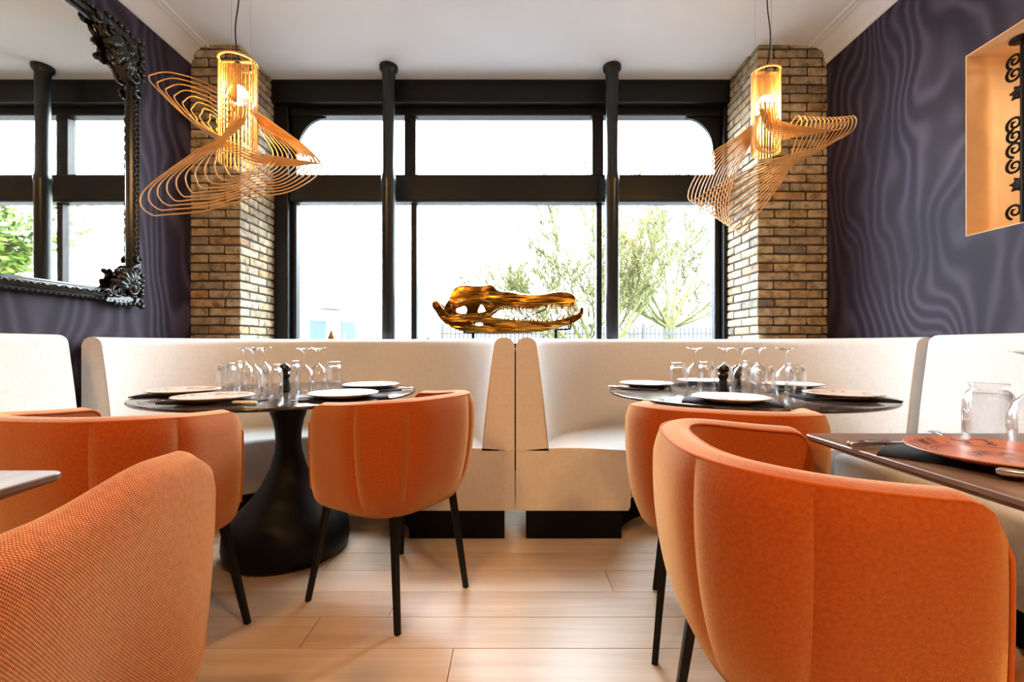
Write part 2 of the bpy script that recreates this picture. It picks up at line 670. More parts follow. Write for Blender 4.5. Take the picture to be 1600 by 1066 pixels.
# window wall: parapet, header
WX0, WX1 = -1.83, 1.70
wk = MB()
wk.box((XL, YW - 0.05, -0.06), (XR, YW + 0.25, 0.90))
wk.box((XL, YW - 0.02, 0.90), (WX0, YW + 0.25, CZ))
wk.box((WX1, YW - 0.02, 0.90), (XR, YW + 0.25, CZ))
wk.box((WX0, YW + 0.02, 2.86), (WX1, YW + 0.25, CZ))
structure(wk.obj('wall_back', M['black_paint']))
hd = MB().box((-1.86, YH, 2.835), (1.70, YW + 0.02, CZ))
structure(bevel(hd.obj('trim_3', M['black_paint']), 0.006))
sl = MB().box((-1.85, 3.22, 0.895), (1.70, YW + 0.02, 0.93))
structure(bevel(sl.obj('trim_4', M['black_paint']), 0.008))

# window_1
win = structure(thing('window_1', None, None, (0, 0, 0)))
wz = lambda py: EYE + (HOR - py) / F_PX * YW
wx = lambda px: (px - CX0) / F_PX * YW


def bar(name, x0, x1, z0, z1, dy0=0.0, dy1=0.07, parent=win, bv=0.008):
    return bevel(MB().box((x0, YW + dy0, z0), (x1, YW + dy1, z1)).obj(name, M['black_paint'], parent), bv)


bar('jamb', -1.86, wx(455), 0.93, 2.835, -0.05)
bar('jamb', wx(455), wx(463), 0.93, 2.78, 0.0)
bar('jamb', wx(1126), 1.70, 0.93, 2.835, -0.05)
bar('jamb', wx(1117), wx(1126), 0.93, 2.78, 0.0)
bar('head_rail', wx(455), wx(1126), wz(182), 2.84, -0.02)
bar('transom', wx(455), wx(1126), wz(318), wz(275), -0.045, 0.07, bv=0.015)
bar('mullion', wx(632), wx(650), wz(276), wz(181), -0.01)
bar('mullion', wx(642), wx(651), 0.93, wz(317), 0.0)
bar('mullion', wx(925), wx(943), wz(276), wz(181), -0.01)
bar('mullion', wx(932), wx(941), 0.93, wz(317), 0.0)
bar('bottom_rail', wx(455), wx(1126), 0.92, 0.99, 0.0)
for x0, x1, z0, z1 in ((wx(463), wx(632), wz(275), wz(182)), (wx(650), wx(925), wz(275), wz(182)), (wx(943), wx(1117), wz(275), wz(182)),
                       (wx(463), wx(642), 0.97, wz(318)), (wx(651), wx(932), 0.97, wz(318)), (wx(941), wx(1117), 0.97, wz(318))):
    MB().box((x0, YW + 0.035, z0), (x1, YW + 0.041, z1)).obj('pane', M['pane'], win)


def spandrel(cx, sx):
    # curved corner bracket of the upper light
    w_, h_ = 0.23, 0.30
    zt = wz(180)
    pts = [(cx, zt)]
    n = 12
    pts.append((cx + sx * w_, zt))
    pts.append((cx + sx * w_, zt - 0.02))
    for k in range(n + 1):
        a = PI / 2 * k / n
        pts.append((cx + sx * (w_ - (w_ - 0.025) * math.sin(a)), zt - 0.025 - (h_ - 0.05) * (1 - math.cos(a))))
    pts.append((cx + sx * 0.012, zt - h_ + 0.0))
    pts.append((cx, zt - h_))
    m = MB()
    f = [(p[0], YW + 0.0, p[1]) for p in pts]
    b = [(p[0], YW + 0.03, p[1]) for p in pts]
    m.fan(f, flip=sx > 0)
    m.fan(b, flip=sx < 0)
    m.grid([f + [f[0]], b + [b[0]]], sm=False, flip=sx < 0)
    return m.obj('corner_bracket', M['black_paint'], win)


spandrel(wx(461), 1)
spandrel(wx(1119), -1)

# cornices along the side walls


def cornice(xw, sx, name):
    prof = [(0.0, 2.885), (0.012, 2.885), (0.018, 2.905)]
    for k in range(7):
        a = PI / 2 * k / 6
        prof.append((0.02 + 0.062 * (1 - math.cos(a)) + 0.0, 2.91 + 0.085 * math.sin(a)))
    prof += [(0.094, 2.992), (0.098, 3.002), (0.110, 3.002), (0.114, 2.996), (0.124, 2.996), (0.128, CZ)]
    rows = [[(xw + sx * p[0], yy, p[1]) for p in prof] for yy in (YB, YH + 0.05)]
    return structure(MB().grid(rows, sm=True, flip=sx < 0).obj(name, M['ceiling']))


cornice(XL, 1, 'trim_5')
cornice(XR, -1, 'trim_6')
structure(MB().box((XL, YB, 0), (XL + 0.015, 3.0, 0.12)).obj('baseboard_left', M['black_paint']))
structure(MB().box((XR - 0.015, YB, 0), (XR, 3.0, 0.12)).obj('baseboard_right', M['black_paint']))

# ------------------------------------------------------------------ brick pillars
BH, BC = 0.050, 0.0606
_bm = {}


def brick_mesh(L, D, var):
    key = (round(L, 3), round(D, 3), var)
    if key in _bm:
        return _bm[key]
    rnd = random.Random(hash(key) & 0xffff)
    bm = bmesh.new()
    bmesh.ops.create_cube(bm, size=1.0)
    for v in bm.verts:
        v.co = Vector((v.co.x * L, v.co.y * D, v.co.z * BH))
    bmesh.ops.bevel(bm, geom=list(bm.edges), offset=0.0055, segments=1, affect='EDGES')
    for v in bm.verts:
        v.co += Vector((rnd.uniform(-1, 1) * 0.002, rnd.uniform(-1, 1) * 0.002, rnd.uniform(-1, 1) * 0.0025))
    me = bpy.data.meshes.new('brick')
    bm.to_mesh(me)
    bm.free()
    me.materials.append(M['brick'])
    _bm[key] = me
    return me


def pillar(label, xi, xw, rows_front):
    """xi: inner corner x, xw: wall x"""
    s = 1 if xw > xi else -1
    root = thing('brick_pillar', label, 'pillar', ((xi + xw) / 2, (YP + YW) / 2, 0), 0, 'brick pillars beside the window')
    core = MB()
    x0, x1 = sorted((xi + s * 0.009, xw))
    core.box((x0, YP + 0.009, 0), (x1, YW, CZ))
    c = core.obj('mortar_core', M['mortar'])
    c.parent = root
    c.matrix_parent_inverse = Matrix.Translation(root.location).inverted()
    W = abs(xw - xi)
    Dp = YW - YP
    j = 0.010
    random.seed(int(W * 1000))

    def add(cx, cy, L, D, z):
        me = brick_mesh(L, D, random.randrange(3))
        ob = put('brick', me, root, (cx - root.location.x + random.uniform(-.002, .002), cy - root.location.y + random.uniform(-.002, .002), z), random.uniform(-.006, .006))
        if random.random() < 0.5:
            ob.rotation_euler.z += PI
    z = 0.93
    k = 0
    while z < CZ - 0.01:
        zc = z + BH / 2
        A = k % 2 == 0
        cl, cd = (0.215, 0.105) if A else (0.105, 0.215)
        cl += random.uniform(-0.008, 0.008) if not A else 0
        add(xi + s * cl / 2, YP + cd / 2, cl, cd, zc)
        x = cl + j
        while x < W - 0.008:
            L = min(0.213 + random.uniform(-.004, .004), W - x)
            if W - (x + L) < 0.02:
                L = W - x
            add(xi + s * (x + L / 2), YP + 0.05, L, 0.1, zc)
            x += L + j
        y = cd + j
        while y < Dp - 0.01:
            L = min(0.213, Dp - y)
            if Dp - (y + L) < 0.02:
                L = Dp - y
            add(xi + s * 0.05, YP + y + L / 2, 0.1, L, zc)
            y += L + j
        z += BC
        k += 1
    return root


pillar('narrow yellow-brown brick pillar beside the black framed mirror', -1.843, XL, 0)
pillar('wide yellow-brown brick pillar nearest the wall niche with ironwork', 1.668, XR, 0)

# ------------------------------------------------------------------ iron columns
prof = [(0.0, 0), (0.075, 0), (0.075, 0.03), (0.055, 0.06), (0.050, 0.10), (0.049, 2.16), (0.053, 2.17), (0.053, 2.20), (0.047, 2.22), (0.044, 2.27),
        (0.0425, 2.6), (0.044, 2.88), (0.047, 2.89), (0.047, 2.955), (0.052, 2.965), (0.066, 2.985), (0.067, CZ - 0.001), (0.0, CZ - 0.001)]
ic = MB().lathe(prof, seg=28).obj('iron_column', M['black_iron'])
ic.location = (-0.902, 3.275, 0)
tag(ic, 'black cast iron column in front of the window, beside the gold skull’s eye end'.replace('’', "'"), 'column', 'black iron columns before the window')
ic2 = ic.copy()
COL.objects.link(ic2)
ic2.location = (0.731, 3.275, 0)
ic2['label'] = "black cast iron column in front of the window, beside the gold skull's snout"

# ------------------------------------------------------------------ banquettes
SEATZ, BACKZ, PLZ = 0.445, 1.013, 0.14


def back_profile():
    # (inward offset, z) from outer bottom over the top to the seat line
    p = [(0.0, SEATZ - 0.004), (0.0, 0.6), (0.0, 0.93)]
    for k in range(9):
        a = PI * k / 8
        p.append((0.052 - 0.052 * math.cos(a), BACKZ - 0.045 + 0.045 * math.sin(a)))
    for k in range(1, 9):
        t = k / 8
        p.append((0.104 + 0.061 * t + 0.006 * math.sin(PI * t), BACKZ - 0.045 - (BACKZ - 0.045 - SEATZ + 0.03) * t))
    return p


def seat_profile(n0, n1):
    p = [(n0, SEATZ - 0.006), (n0 + 0.03, SEATZ - 0.005)]
    for k in range(1, 7):
        t = k / 7
        p.append((n0 + 0.03 + (n1 - 0.05 - n0 - 0.03) * t, SEATZ - 0.002 + 0.012 * math.sin(PI * t)))
    for k in range(6):
        a = PI / 2 * k / 5
        p.append((n1 - 0.03 + 0.03 * math.sin(a), SEATZ - 0.03 + 0.028 * math.cos(a)))
    p += [(n1 + 0.004, 0.30), (n1, 0.16), (n1 - 0.01, PLZ), (n0, PLZ)]
    return p


def arclen(pts):
    s = [0.0]
    for a, b in zip(pts, pts[1:]):
        s.append(s[-1] + math.hypot(*(b[i] - a[i] for i in range(len(a)))))
    return s


def sweep_h(path, normals, prof, mat, name, parent, close=False):
    """sweep a profile (inward offset, z) along a horizontal path; ends capped"""
    rows = [[(p[0] + n[0] * q[0], p[1] + n[1] * q[0], q[1]) for q in prof] for p, n in zip(path, normals)]
    us = arclen(path)
    vs = arclen(prof)
    m = MB()
    m.grid(rows, uvs=(us, vs), flip=False)
    vd = [(q[0], q[1]) for q in prof]
    n0 = len(m.v)
    for r, fl in ((rows[0], False), (rows[-1], True)):
        n0 = len(m.v)
        m.v.extend(Vector(p) for p in r)
        idx = list(range(n0, n0 + len(r)))
        uv = list(vd)
        if fl:
            idx.reverse()
            uv.reverse()
        m.face(idx, False, uv)
    o_ = m.obj(name, mat, parent)
    return o_


def booth_path(cx, hw=1.05, n=64, dp=0.93, y0=2.25):
    pts, nor = [], []
    for k in range(n + 1):
        a = PI * k / n
        x, y = hw * math.cos(a), dp * math.sin(a)
        pts.append((cx + x, y0 + y))
        nx, ny = -x / hw ** 2, -y / dp ** 2
        l = math.hypot(nx, ny)
        nor.append((nx / l, ny / l))
    return pts, nor


def fix_normals(o_):
    bm = bmesh.new()
    bm.from_mesh(o_.data)
    bmesh.ops.recalc_face_normals(bm, faces=list(bm.faces))
    bm.to_mesh(o_.data)
    bm.free()
    return o_


def booth(cx, hw, label):
    root = thing('banquette_booth', label, 'banquette', (0, 0, 0), 0, 'curved cream booths under the window')
    p, n = booth_path(cx, hw)
    for nm, prof, mt in (('backrest', back_profile() + [(0.165, SEATZ - 0.004)], 'cream'), ('seat', seat_profile(0.0, 0.575), 'cream'),
                         ('plinth', [(0.05, 0.0), (0.05, PLZ), (0.53, PLZ), (0.53, 0.0)], 'plinth')):
        ob = sweep_h(p, n, prof, M[mt], nm, root)
        fix_normals(ob)
        if nm == 'plinth':
            ob.data.polygons.foreach_set('use_smooth', [False] * len(ob.data.polygons))
        elif nm == 'backrest':
            bevel(ob, 0.022, 3)
        else:
            bevel(ob, 0.015, 3)
    # piping where the end panels meet
    return root


booth(-1.075, 1.088, 'curved cream tweed booth wrapping the round table nearest the mirror')
booth(1.078, 1.058, 'curved cream tweed booth wrapping the round table nearest the wall niche')


def bench(xw, sx, label, ye):
    root = thing('banquette_bench', label, 'banquette', (0, 0, 0), 0, 'straight cream benches along the side walls')
    p = [(xw + sx * 0.012, yy) for yy in [0.2 + (ye - 0.2) * k / 10 for k in range(11)]]
    n = [(sx, 0)] * 11
    bp = [(q[0], q[1] + (0.008 if q[1] > 0.9 else 0)) for q in back_profile()]
    for nm, prof, mt in (('backrest', bp + [(0.165, SEATZ - 0.004)], 'cream'), ('seat', seat_profile(0.0, 0.56), 'cream'),
                         ('plinth', [(0.05, 0.0), (0.05, PLZ), (0.5, PLZ), (0.5, 0.0)], 'plinth')):
        ob = fix_normals(sweep_h(p, n, prof, M[mt], nm, root))
        bevel(ob, 0.022 if nm == 'backrest' else 0.012, 3)
    return root


bench(XL, 1, 'straight cream tweed bench against the wall under the black framed mirror', 2.09)
bench(XR, -1, 'straight cream tweed bench against the wall under the peach niche', 2.18)

# ------------------------------------------------------------------ tub chairs
def chair_plan(n=96, deep=0.0):
    raw = []
    hw, yb, ye, ex = 0.295, 0.25, 0.15, 2.6
    for k in range(11):
        raw.append((hw, ye - (ye + deep) * k / 10))
    for k in range(1, 120):
        a = PI * k / 120
        c, s = math.cos(a), math.sin(a)
        raw.append((hw * math.copysign(abs(c) ** (2 / ex), c), -deep - yb * abs(s) ** (2 / ex)))
    for k in range(11):
        raw.append((-hw, -deep + (ye + deep) * k / 10))
    s = arclen(raw)
    T = s[-1]
    pts = []
    for k in range(n + 1):
        d = T * k / n
        i = 0
        while i < len(s) - 2 and s[i + 1] < d:
            i += 1
        t = (d - s[i]) / (s[i + 1] - s[i])
        pts.append((raw[i][0] + (raw[i + 1][0] - raw[i][0]) * t, raw[i][1] + (raw[i + 1][1] - raw[i][1]) * t))
    nor = []
    for k in range(n + 1):
        a, b = pts[max(0, k - 1)], pts[min(n, k + 1)]
        tx, ty = b[0] - a[0], b[1] - a[1]
        l = math.hypot(tx, ty)
        nor.append((-ty / l * -1, tx / l * -1) if False else (-(ty) / l, tx / l))
    return pts, nor, T


def build_chair(label, plain_arm=False):
    root = thing('tub_chair', label, 'chair', (0, 0, 0), 0, 'burnt orange tub chairs')
    pts, nor, T = chair_plan(160 if plain_arm else 96, 0.26 if plain_arm else 0.0)
    n = len(pts) - 1
    # orient normals outward
    nor = [(a, b) if (a * p[0] + b * (p[1] - 0.0)) >= 0 or abs(p[0]) > 0.294 and a * p[0] > 0 else (-a, -b) for (a, b), p in zip(nor, pts)]
    ds = T / n
    rr = 0.065 if plain_arm else 0.045

    def ztop(k):
        y_ = pts[k][1]
        z = 0.778 - 0.022 * smooth(-0.24, 0.15, y_)
        if plain_arm:
            z -= 0.075 * smooth(-0.05, 0.25, -pts[k][0]) + 0.036 * smooth(0.12, 0.36, 0.15 - y_) + 0.004
        d = min(k, n - k) * ds
        if d < rr:
            z -= rr - math.sqrt(max(0, rr * rr - (rr - d) ** 2))
        return z

    def zbot(k):
        d = min(k, n - k) * ds
        z = (0.31 if plain_arm else 0.388) + 0.02 * smooth(-0.2, 0.15, pts[k][1])
        if d < 0.05:
            z += (0.05 - math.sqrt(max(0, 0.05 ** 2 - (0.05 - d) ** 2))) 
        return z
    # seams at panel boundaries
    seam_y = []
    seams = [0]
    for k in range(1, n):
        y0_, y1_ = pts[k - 1][1], pts[k][1]
        if k < n / 2 and y0_ > -0.085 >= y1_:
            seams.append(k)
        if k < n / 2 and pts[k - 1][0] > 0.165 >= pts[k][0]:
            seams.append(k)
    seams = seams + [n - s for s in reversed(seams)]
    if plain_arm:
        seams = [0, n]
    NV = 18

    def outer(k, zr, a):
        zt, zb = ztop(k), zbot(k)
        z = zb + (zt - zb) * zr
        zz = max(0.0, (z - 0.388) / (0.785 - 0.388))
        ef = 0.25 + 0.75 * (1 - smooth(-0.16, 0.13, pts[k][1]))
        inset = ef * (0.085 * (1 - zz) ** 1.7 if plain_arm else 0.050 * (1 - zz) ** 3.2 + 0.012 * (1 - zz)) + 0.012 * zz ** 6
        bul = 0.012 * (1 - (2 * a - 1) ** 6) * (min(1, zr * 5) * min(1, (1 - zr) * 9 + 0.15)) - 0.006
        o_ = -inset + bul
        return (pts[k][0] + nor[k][0] * o_, pts[k][1] + nor[k][1] * o_, z)
    def edge_pt(k, inner):
        zt = ztop(k)
        i_ = 0.018 if not inner else 0.078
        return (pts[k][0] - nor[k][0] * i_, pts[k][1] - nor[k][1] * i_, zt)
    for s0, s1 in zip(seams, seams[1:]):
        rows = []
        for k in range(s0, s1 + 1):
            a = (k - s0) / (s1 - s0)
            zb = zbot(k)
            col = []
            # tucked underside
            p = outer(k, 0, a)
            col.append((p[0] - nor[k][0] * 0.05, p[1] - nor[k][1] * 0.05, zb - 0.012))
            col.append((p[0] - nor[k][0] * 0.014, p[1] - nor[k][1] * 0.014, zb - 0.010))
            for j in range(NV + 1):
                col.append(outer(k, j / NV, a))
            if plain_arm:
                e0, e1 = Vector(edge_pt(k, False)), Vector(edge_pt(k, True))
                col += [e0.lerp(e1, j / 6) + Vector((0, 0, 0.022 * math.sin(PI * j / 6))) for j in range(1, 7)]
            rows.append(col)
        # refine the seam fold
        us = [k * ds for k in range(s0, s1 + 1)]
        vs = [-0.05, -0.015] + [0.36 * j / NV for j in range(NV + 1)]
        if plain_arm:
            vs += [0.36 + 0.011 * j for j in range(1, 7)]
        MB().grid(rows, uvs=(us, vs), flip=False).obj('back_panel', M['orange_knit' if plain_arm else 'orange'], root)

    # rim
    rows = []
    for k in range(n + 1):
        a, b = Vector(edge_pt(k, False)), Vector(edge_pt(k, True))
        rows.append([a.lerp(b, j / 6) + Vector((0, 0, (0.026 if plain_arm else 0.010) * math.sin(PI * j / 6))) for j in range(7)])
    us = [k * ds for k in range(n + 1)]
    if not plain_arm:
        MB().grid(rows, uvs=(us, [0.01 * j for j in range(7)])).obj('rim', M['orange_lit_rim'], root)
    # inner face
    rows = []
    for k in range(n + 1):
        a = edge_pt(k, True)
        col = []
        for j in range(9):
            t = j / 8
            off = 0.012 * t + 0.008 * math.sin(PI * t)
            z = a[2] + (0.43 - a[2]) * t
            col.append((a[0] - nor[k][0] * (off - 0.016 * math.sin(PI * min(1, t * 1.2)) * 0.5), a[1] - nor[k][1] * off, z))
        rows.append(col)
    inner = MB().grid(rows, uvs=(us, [0.04 * j for j in range(9)]))
    # end caps
    for k, fl in ((0, True), (n, False)):
        oc = [outer(k, j / NV, 0.0) for j in range(NV + 1)]
        icol = []
        for j in range(NV + 1):
            q = edge_pt(k, True)
            icol.append((q[0], q[1], oc[j][2]))
        m_rows = [[Vector(a).lerp(Vector(b), t / 4) + Vector((0, 0.008 * math.sin(PI * t / 4), 0)) for t in range(5)] for a, b in zip(oc, icol)]
        inner.grid(m_rows, uvs=([0.36 * j / NV for j in range(NV + 1)], [0.015 * t for t in range(5)]), flip=fl)
    inner.obj('inner_back', M['orange'], root)
    # piping along the edges, down both arm ends
    for inn in () if plain_arm else (False, True):
        line = [Vector(edge_pt(k, inn)) for k in range(n + 1)]
        if not inn:
            lo0 = [Vector(outer(0, j / 10, 0.0)) + Vector((0, 0.004, 0)) for j in range(10)]
            lo1 = [Vector(outer(n, 1 - j / 10, 0.0)) + Vector((0, 0.004, 0)) for j in range(1, 11)]
        else:
            e0, e1 = line[0], line[-1]
            lo0 = [Vector((e0.x, e0.y + 0.003, 0.45 + (e0.z - 0.45) * j / 10)) for j in range(10)]
            lo1 = [Vector((e1.x, e1.y + 0.003, e1.z + (0.45 - e1.z) * j / 10)) for j in range(1, 11)]
        MB().tube(lo0 + line + lo1, 0.0033, 6).obj('piping', M['piping'], root)

    # seat
    def slab(z0, z1, hw, yb, yf, crown, r):
        prof = [(-0.5, z0)]
        rows = []
        lev = [(0.03, z0), (0.006, z0 + 0.006), (0.0, z0 + 0.02), (0.0, z1 - r), (r * 0.3, z1 - r * 0.3), (r, z1), (0.08, z1 + crown * .6), (0.16, z1 + crown)]
        for ins, z in lev:
            row_ = []
            for k in range(40):
                a = 2 * PI * k / 40
                c, s = math.cos(a), math.sin(a)
                ex = 3.2
                x_ = (hw - ins) * math.copysign(abs(c) ** (2 / ex), c)
                yy = (yb + yf) / 2 + ((yf - yb) / 2 - ins) * math.copysign(abs(s) ** (2 / ex), s)
                row_.append((x_, yy, z))
            rows.append(row_)
        m_ = MB()
        m_.grid(rows, closed_v=True, flip=True, uvs=([0.03 * i for i in range(len(lev))], [0.04 * k for k in range(41)]))
        m_.fan(rows[-1], True)
        m_.fan(rows[0], flip=True)
        return m_
    slab(0.412, 0.485, 0.236, -0.20, 0.31, 0.012, 0.02).obj('seat', M['orange'], root)
    slab(0.372, 0.411, 0.230, -0.18, 0.30, 0.0, 0.012).obj('seat_base', M['orange'], root)
    for sx in (-1, 1):
        for (xt, yt, xb, yb) in ((0.150, -0.135, 0.178, -0.185), (0.185, 0.19, 0.232, 0.250)):
            rows = []
            for t in range(3):
                f = t / 2
                cx_, cy_, z_ = xt + (xb - xt) * f, yt + (yb - yt) * f, 0.385 * (1 - f)
                h_ = 0.012 - 0.003 * f
                rows.append([(sx * cx_ + dx * h_, cy_ + dy * h_, z_) for dx, dy in ((-1, -1), (1, -1), (1, 1), (-1, 1))])
            m_ = MB().grid(rows, closed_v=True, sm=False, flip=True)
            m_.fan(rows[-1]).fan(rows[0], flip=True)
            bevel(m_.obj('leg', M['black_metal'], root), 0.002)
    return root


CH = [((-1.18, 1.34), 6, 'orange tub chair half hidden behind the knitted foreground chair, near the mirror'),
      ((-0.438, 1.754), -56, 'orange tub chair with black legs showing, beside the black trumpet pedestal'),
      ((0.675, 1.46), 24.85, 'orange tub chair seen squarely from behind, tucked under the far round table'),
      ((0.552, 0.90), 98, 'large foreground orange tub chair turned to the square wooden table'),
      ((-0.848, 0.70), -9, 'foreground orange chair cut by the picture edge, only one plain outer arm showing')]
c0 = build_chair(CH[0][2])
for k, ((x, y), ang, lab) in enumerate(CH):
    if k == 4:
        q = build_chair(lab, True)
        q.location = (x, y, 0)
        q.rotation_euler = (0, 0, -R(ang))
    elif k == 0:
        c0.location = (x, y, 0)
        c0.rotation_euler = (0, 0, -R(ang))
    else:
        dup(c0, (x, y, 0), -R(ang), lab)

# ------------------------------------------------------------------ round tables
TOPZ = 0.75


def round_table(label, x, y):
    root = thing('round_table', label, 'table', (x, y, 0), 0, 'round pedestal tables')
    pr = [(0.0, TOPZ - 0.045), (0.30, TOPZ - 0.040), (0.54, TOPZ - 0.020), (0.585, TOPZ - 0.012), (0.59, TOPZ - 0.006), (0.588, TOPZ - 0.001), (0.583, TOPZ), (0.0, TOPZ)]
    MB().lathe(pr, seg=96).obj('tabletop', M['stone'], root)
    pp = [(0.0, 0.0), (0.245, 0.0), (0.268, 0.02), (0.275, 0.06), (0.272, 0.11), (0.255, 0.155), (0.215, 0.20), (0.165, 0.25), (0.115, 0.32), (0.078, 0.40),
          (0.060, 0.47), (0.055, 0.52), (0.058, 0.57), (0.068, 0.62), (0.085, 0.67), (0.108, 0.705), (0.11, 0.708)]
    MB().lathe(pp, seg=64).obj('pedestal', M['pedestal'], root)
    return root


TL, TR = (-1.06, 2.125), (1.06, 2.11)
round_table('round dark table with trumpet pedestal in view, nearest the mirror', *TL)
round_table('round dark table whose pedestal is hidden, nearest the wall niche', *TR)


def square_table(label, x0, x1, y0, y1, px_, py_):
    root = thing('square_table', label, 'table', ((x0 + x1) / 2, (y0 + y1) / 2, 0), 0, 'square wooden tables')
    cx_, cy_ = (x0 + x1) / 2, (y0 + y1) / 2
    hx, hy = (x1 - x0) / 2, (y1 - y0) / 2
    rows = []
    for ins, z in ((0.06, TOPZ - 0.036), (0.004, TOPZ - 0.014), (0.0, TOPZ - 0.010), (0.0, TOPZ - 0.002), (0.002, TOPZ)):
        r_ = []
        for k in range(40):
            a = 2 * PI * (k + 0.5) / 40
            c, s = math.cos(a), math.sin(a)
            rad = 0.022
            qx, qy = math.copysign(1, c), math.copysign(1, s)
            r_.append((qx * (hx - rad) + c * rad - qx * ins, qy * (hy - rad) + s * rad - qy * ins, z))
        rows.append(r_)
    m = MB().grid(rows, closed_v=True, sm=False, flip=True)
    m.fan(rows[-1]).fan(rows[0], flip=True)
    m.obj('tabletop', M['walnut'], root)
    lx, ly = px_ - cx_, py_ - cy_
    bevel(MB().box((lx - 0.04, ly - 0.04, 0.012), (lx + 0.04, ly + 0.04, TOPZ - 0.036)).obj('leg', M['black_metal'], root), 0.004)
    bevel(MB().box((lx - 0.2, ly - 0.2, 0), (lx + 0.2, ly + 0.2, 0.012)).obj('base_plate', M['black_metal'], root), 0.003)
    return root


square_table('square walnut table set with a printed terracotta plate', 0.728, 1.46, 0.40, 1.124, 1.09, 0.86)
square_table('pale corner of a wooden table cut by the picture edge below the mirror', -1.60, -0.782, 0.555, 0.79, -1.40, 0.67)

# ------------------------------------------------------------------ tableware
def flute(a, z):
    return 1 + 0.022 * math.cos(18 * a) * (1 if 0.012 < z < 0.112 else 0)


def make_tumbler():
    # upside down ribbed tumbler
    m = MB()
    pr = [(0.0425, 0.0), (0.044, 0.004), (0.0435, 0.03), (0.043, 0.07), (0.0425, 0.095), (0.040, 0.108), (0.034, 0.118), (0.030, 0.121), (0.030, 0.124), (0.034, 0.134), (0.033, 0.136), (0.0, 0.136)]
    m.lathe(pr, seg=72, rmod=flute)
    inn = [(0.041, 0.0), (0.041, 0.07), (0.039, 0.1), (0.034, 0.112), (0.0, 0.114)]
    m.lathe(inn, seg=36)
    return m.mesh('tumbler', M['glassware'])


def make_wineglass():
    m = MB()
    pr = [(0.0330, 0.0), (0.0335, 0.001), (0.0395, 0.03), (0.0425, 0.055), (0.0405, 0.08), (0.032, 0.103), (0.018, 0.118), (0.007, 0.128), (0.0045, 0.140), (0.0042, 0.175),
          (0.006, 0.190), (0.016, 0.200), (0.034, 0.206), (0.0385, 0.208), (0.0385, 0.210), (0.0, 0.2085)]
    m.lathe(pr, seg=32)
    return m.mesh('wine_glass', M['glassware'])


tum_me, win_me = make_tumbler(), make_wineglass()


def tumbler(px, py, label, z=TOPZ):
    p = on_plane(px, py, z)
    return tag(put('tumbler', tum_me, None, p, random.uniform(0, 1)), label, 'glass', 'upturned ribbed tumblers')


def wineglass(px, py, label, z=TOPZ):
    p = on_plane(px, py, z)
    return tag(put('wine_glass', win_me, None, p, random.uniform(0, 1)), label, 'glass', 'upturned wine glasses')


T1 = 'table nearest the mirror'
T2 = 'table nearest the niche'
for a in (
        (354, 611, 'upturned ribbed tumbler furthest from the pepper mill, table nearest the mirror'),
        (366, 604, 'upturned tumbler behind the wine glasses, second tumbler from the mirror'),
        (425, 617, 'upturned fluted tumbler just in front of the pepper mill, table nearest the mirror'),
        (456, 603, 'upturned tumbler half hidden behind the pepper mill, table nearest the mirror'),
        (521, 606, 'upturned tumbler nearest the white plates, table nearest the mirror'),
        (1060, 609.5, 'upturned tumbler closest to the booth divider, table nearest the niche'),
        (1104, 606.5, 'upturned tumbler between a wine glass and the pepper mill, table nearest the niche'),
        (1172, 602.5, 'upturned tumbler at the back, mostly hidden, table nearest the niche'),
        (1193, 618, 'upturned fluted tumbler in front, amid wine glasses, table nearest the niche'),
        (1243, 613.5, 'upturned tumbler nearest the niche wall, beside the last wine glass'),
        (1545, 693.5, 'large-looking upturned tumbler on the square walnut table')):
    tumbler(*a)
for a in (
        (383, 606, 'upturned wine glass nearest the mirror, behind another wine glass'),
        (397, 615, 'upturned wine glass in front of two others, table nearest the mirror'),
        (413, 604, 'upturned wine glass just behind the fluted tumbler, table nearest the mirror'),
        (476, 614, 'upturned wine glass just past the pepper mill, table nearest the mirror'),
        (497, 608.5, 'upturned wine glass touching the tumbler near the white plates'),
        (1085, 608.5, 'upturned wine glass between two tumblers, nearest the booth divider'),
        (1133, 605.5, 'upturned wine glass rising right behind the pepper mill, table nearest the niche'),
        (1158, 614, 'upturned wine glass beside the pepper mill, table nearest the niche'),
        (1185, 607.5, 'upturned wine glass behind the front fluted tumbler, table nearest the niche'),
        (1227, 618, 'upturned wine glass in front of the last tumbler, table nearest the niche'),
        (1618, 709, 'upturned wine glass cut by the picture edge, square walnut table')):
    wineglass(*a)


def mill(px, py, h, label, nm='pepper_mill'):
    p = on_plane(px, py, TOPZ)
    root = thing(nm, label, 'mill', p, 0, 'black table mills')
    k = h / 0.13
    body = [(0.0, 0), (0.026, 0), (0.027, 0.006), (0.025, 0.012), (0.0235, 0.03), (0.019, 0.05), (0.017, 0.058), (0.021, 0.066), (0.024, 0.075), (0.0235, 0.083), (0.017, 0.090), (0.0, 0.091)]
    MB().lathe([(r, z * k) for r, z in body], seg=28).obj('body', M['mill'], root)
    head = [(0.0, 0.0915), (0.020, 0.092), (0.026, 0.098), (0.0275, 0.106), (0.025, 0.116), (0.017, 0.123), (0.008, 0.126), (0.006, 0.130), (0.0, 0.132)]
    MB().lathe([(r, z * k) for r, z in head], seg=28).obj('head', M['mill'], root)
    return root


mill(445, 612, 0.135, 'black turned pepper mill among the glasses, table nearest the mirror')
mill(1130, 612, 0.13, 'black turned pepper mill in front of a wine glass, table nearest the niche')
mill(1151, 605, 0.115, 'black mill mostly hidden behind a wine glass, only its round head showing', 'salt_mill')

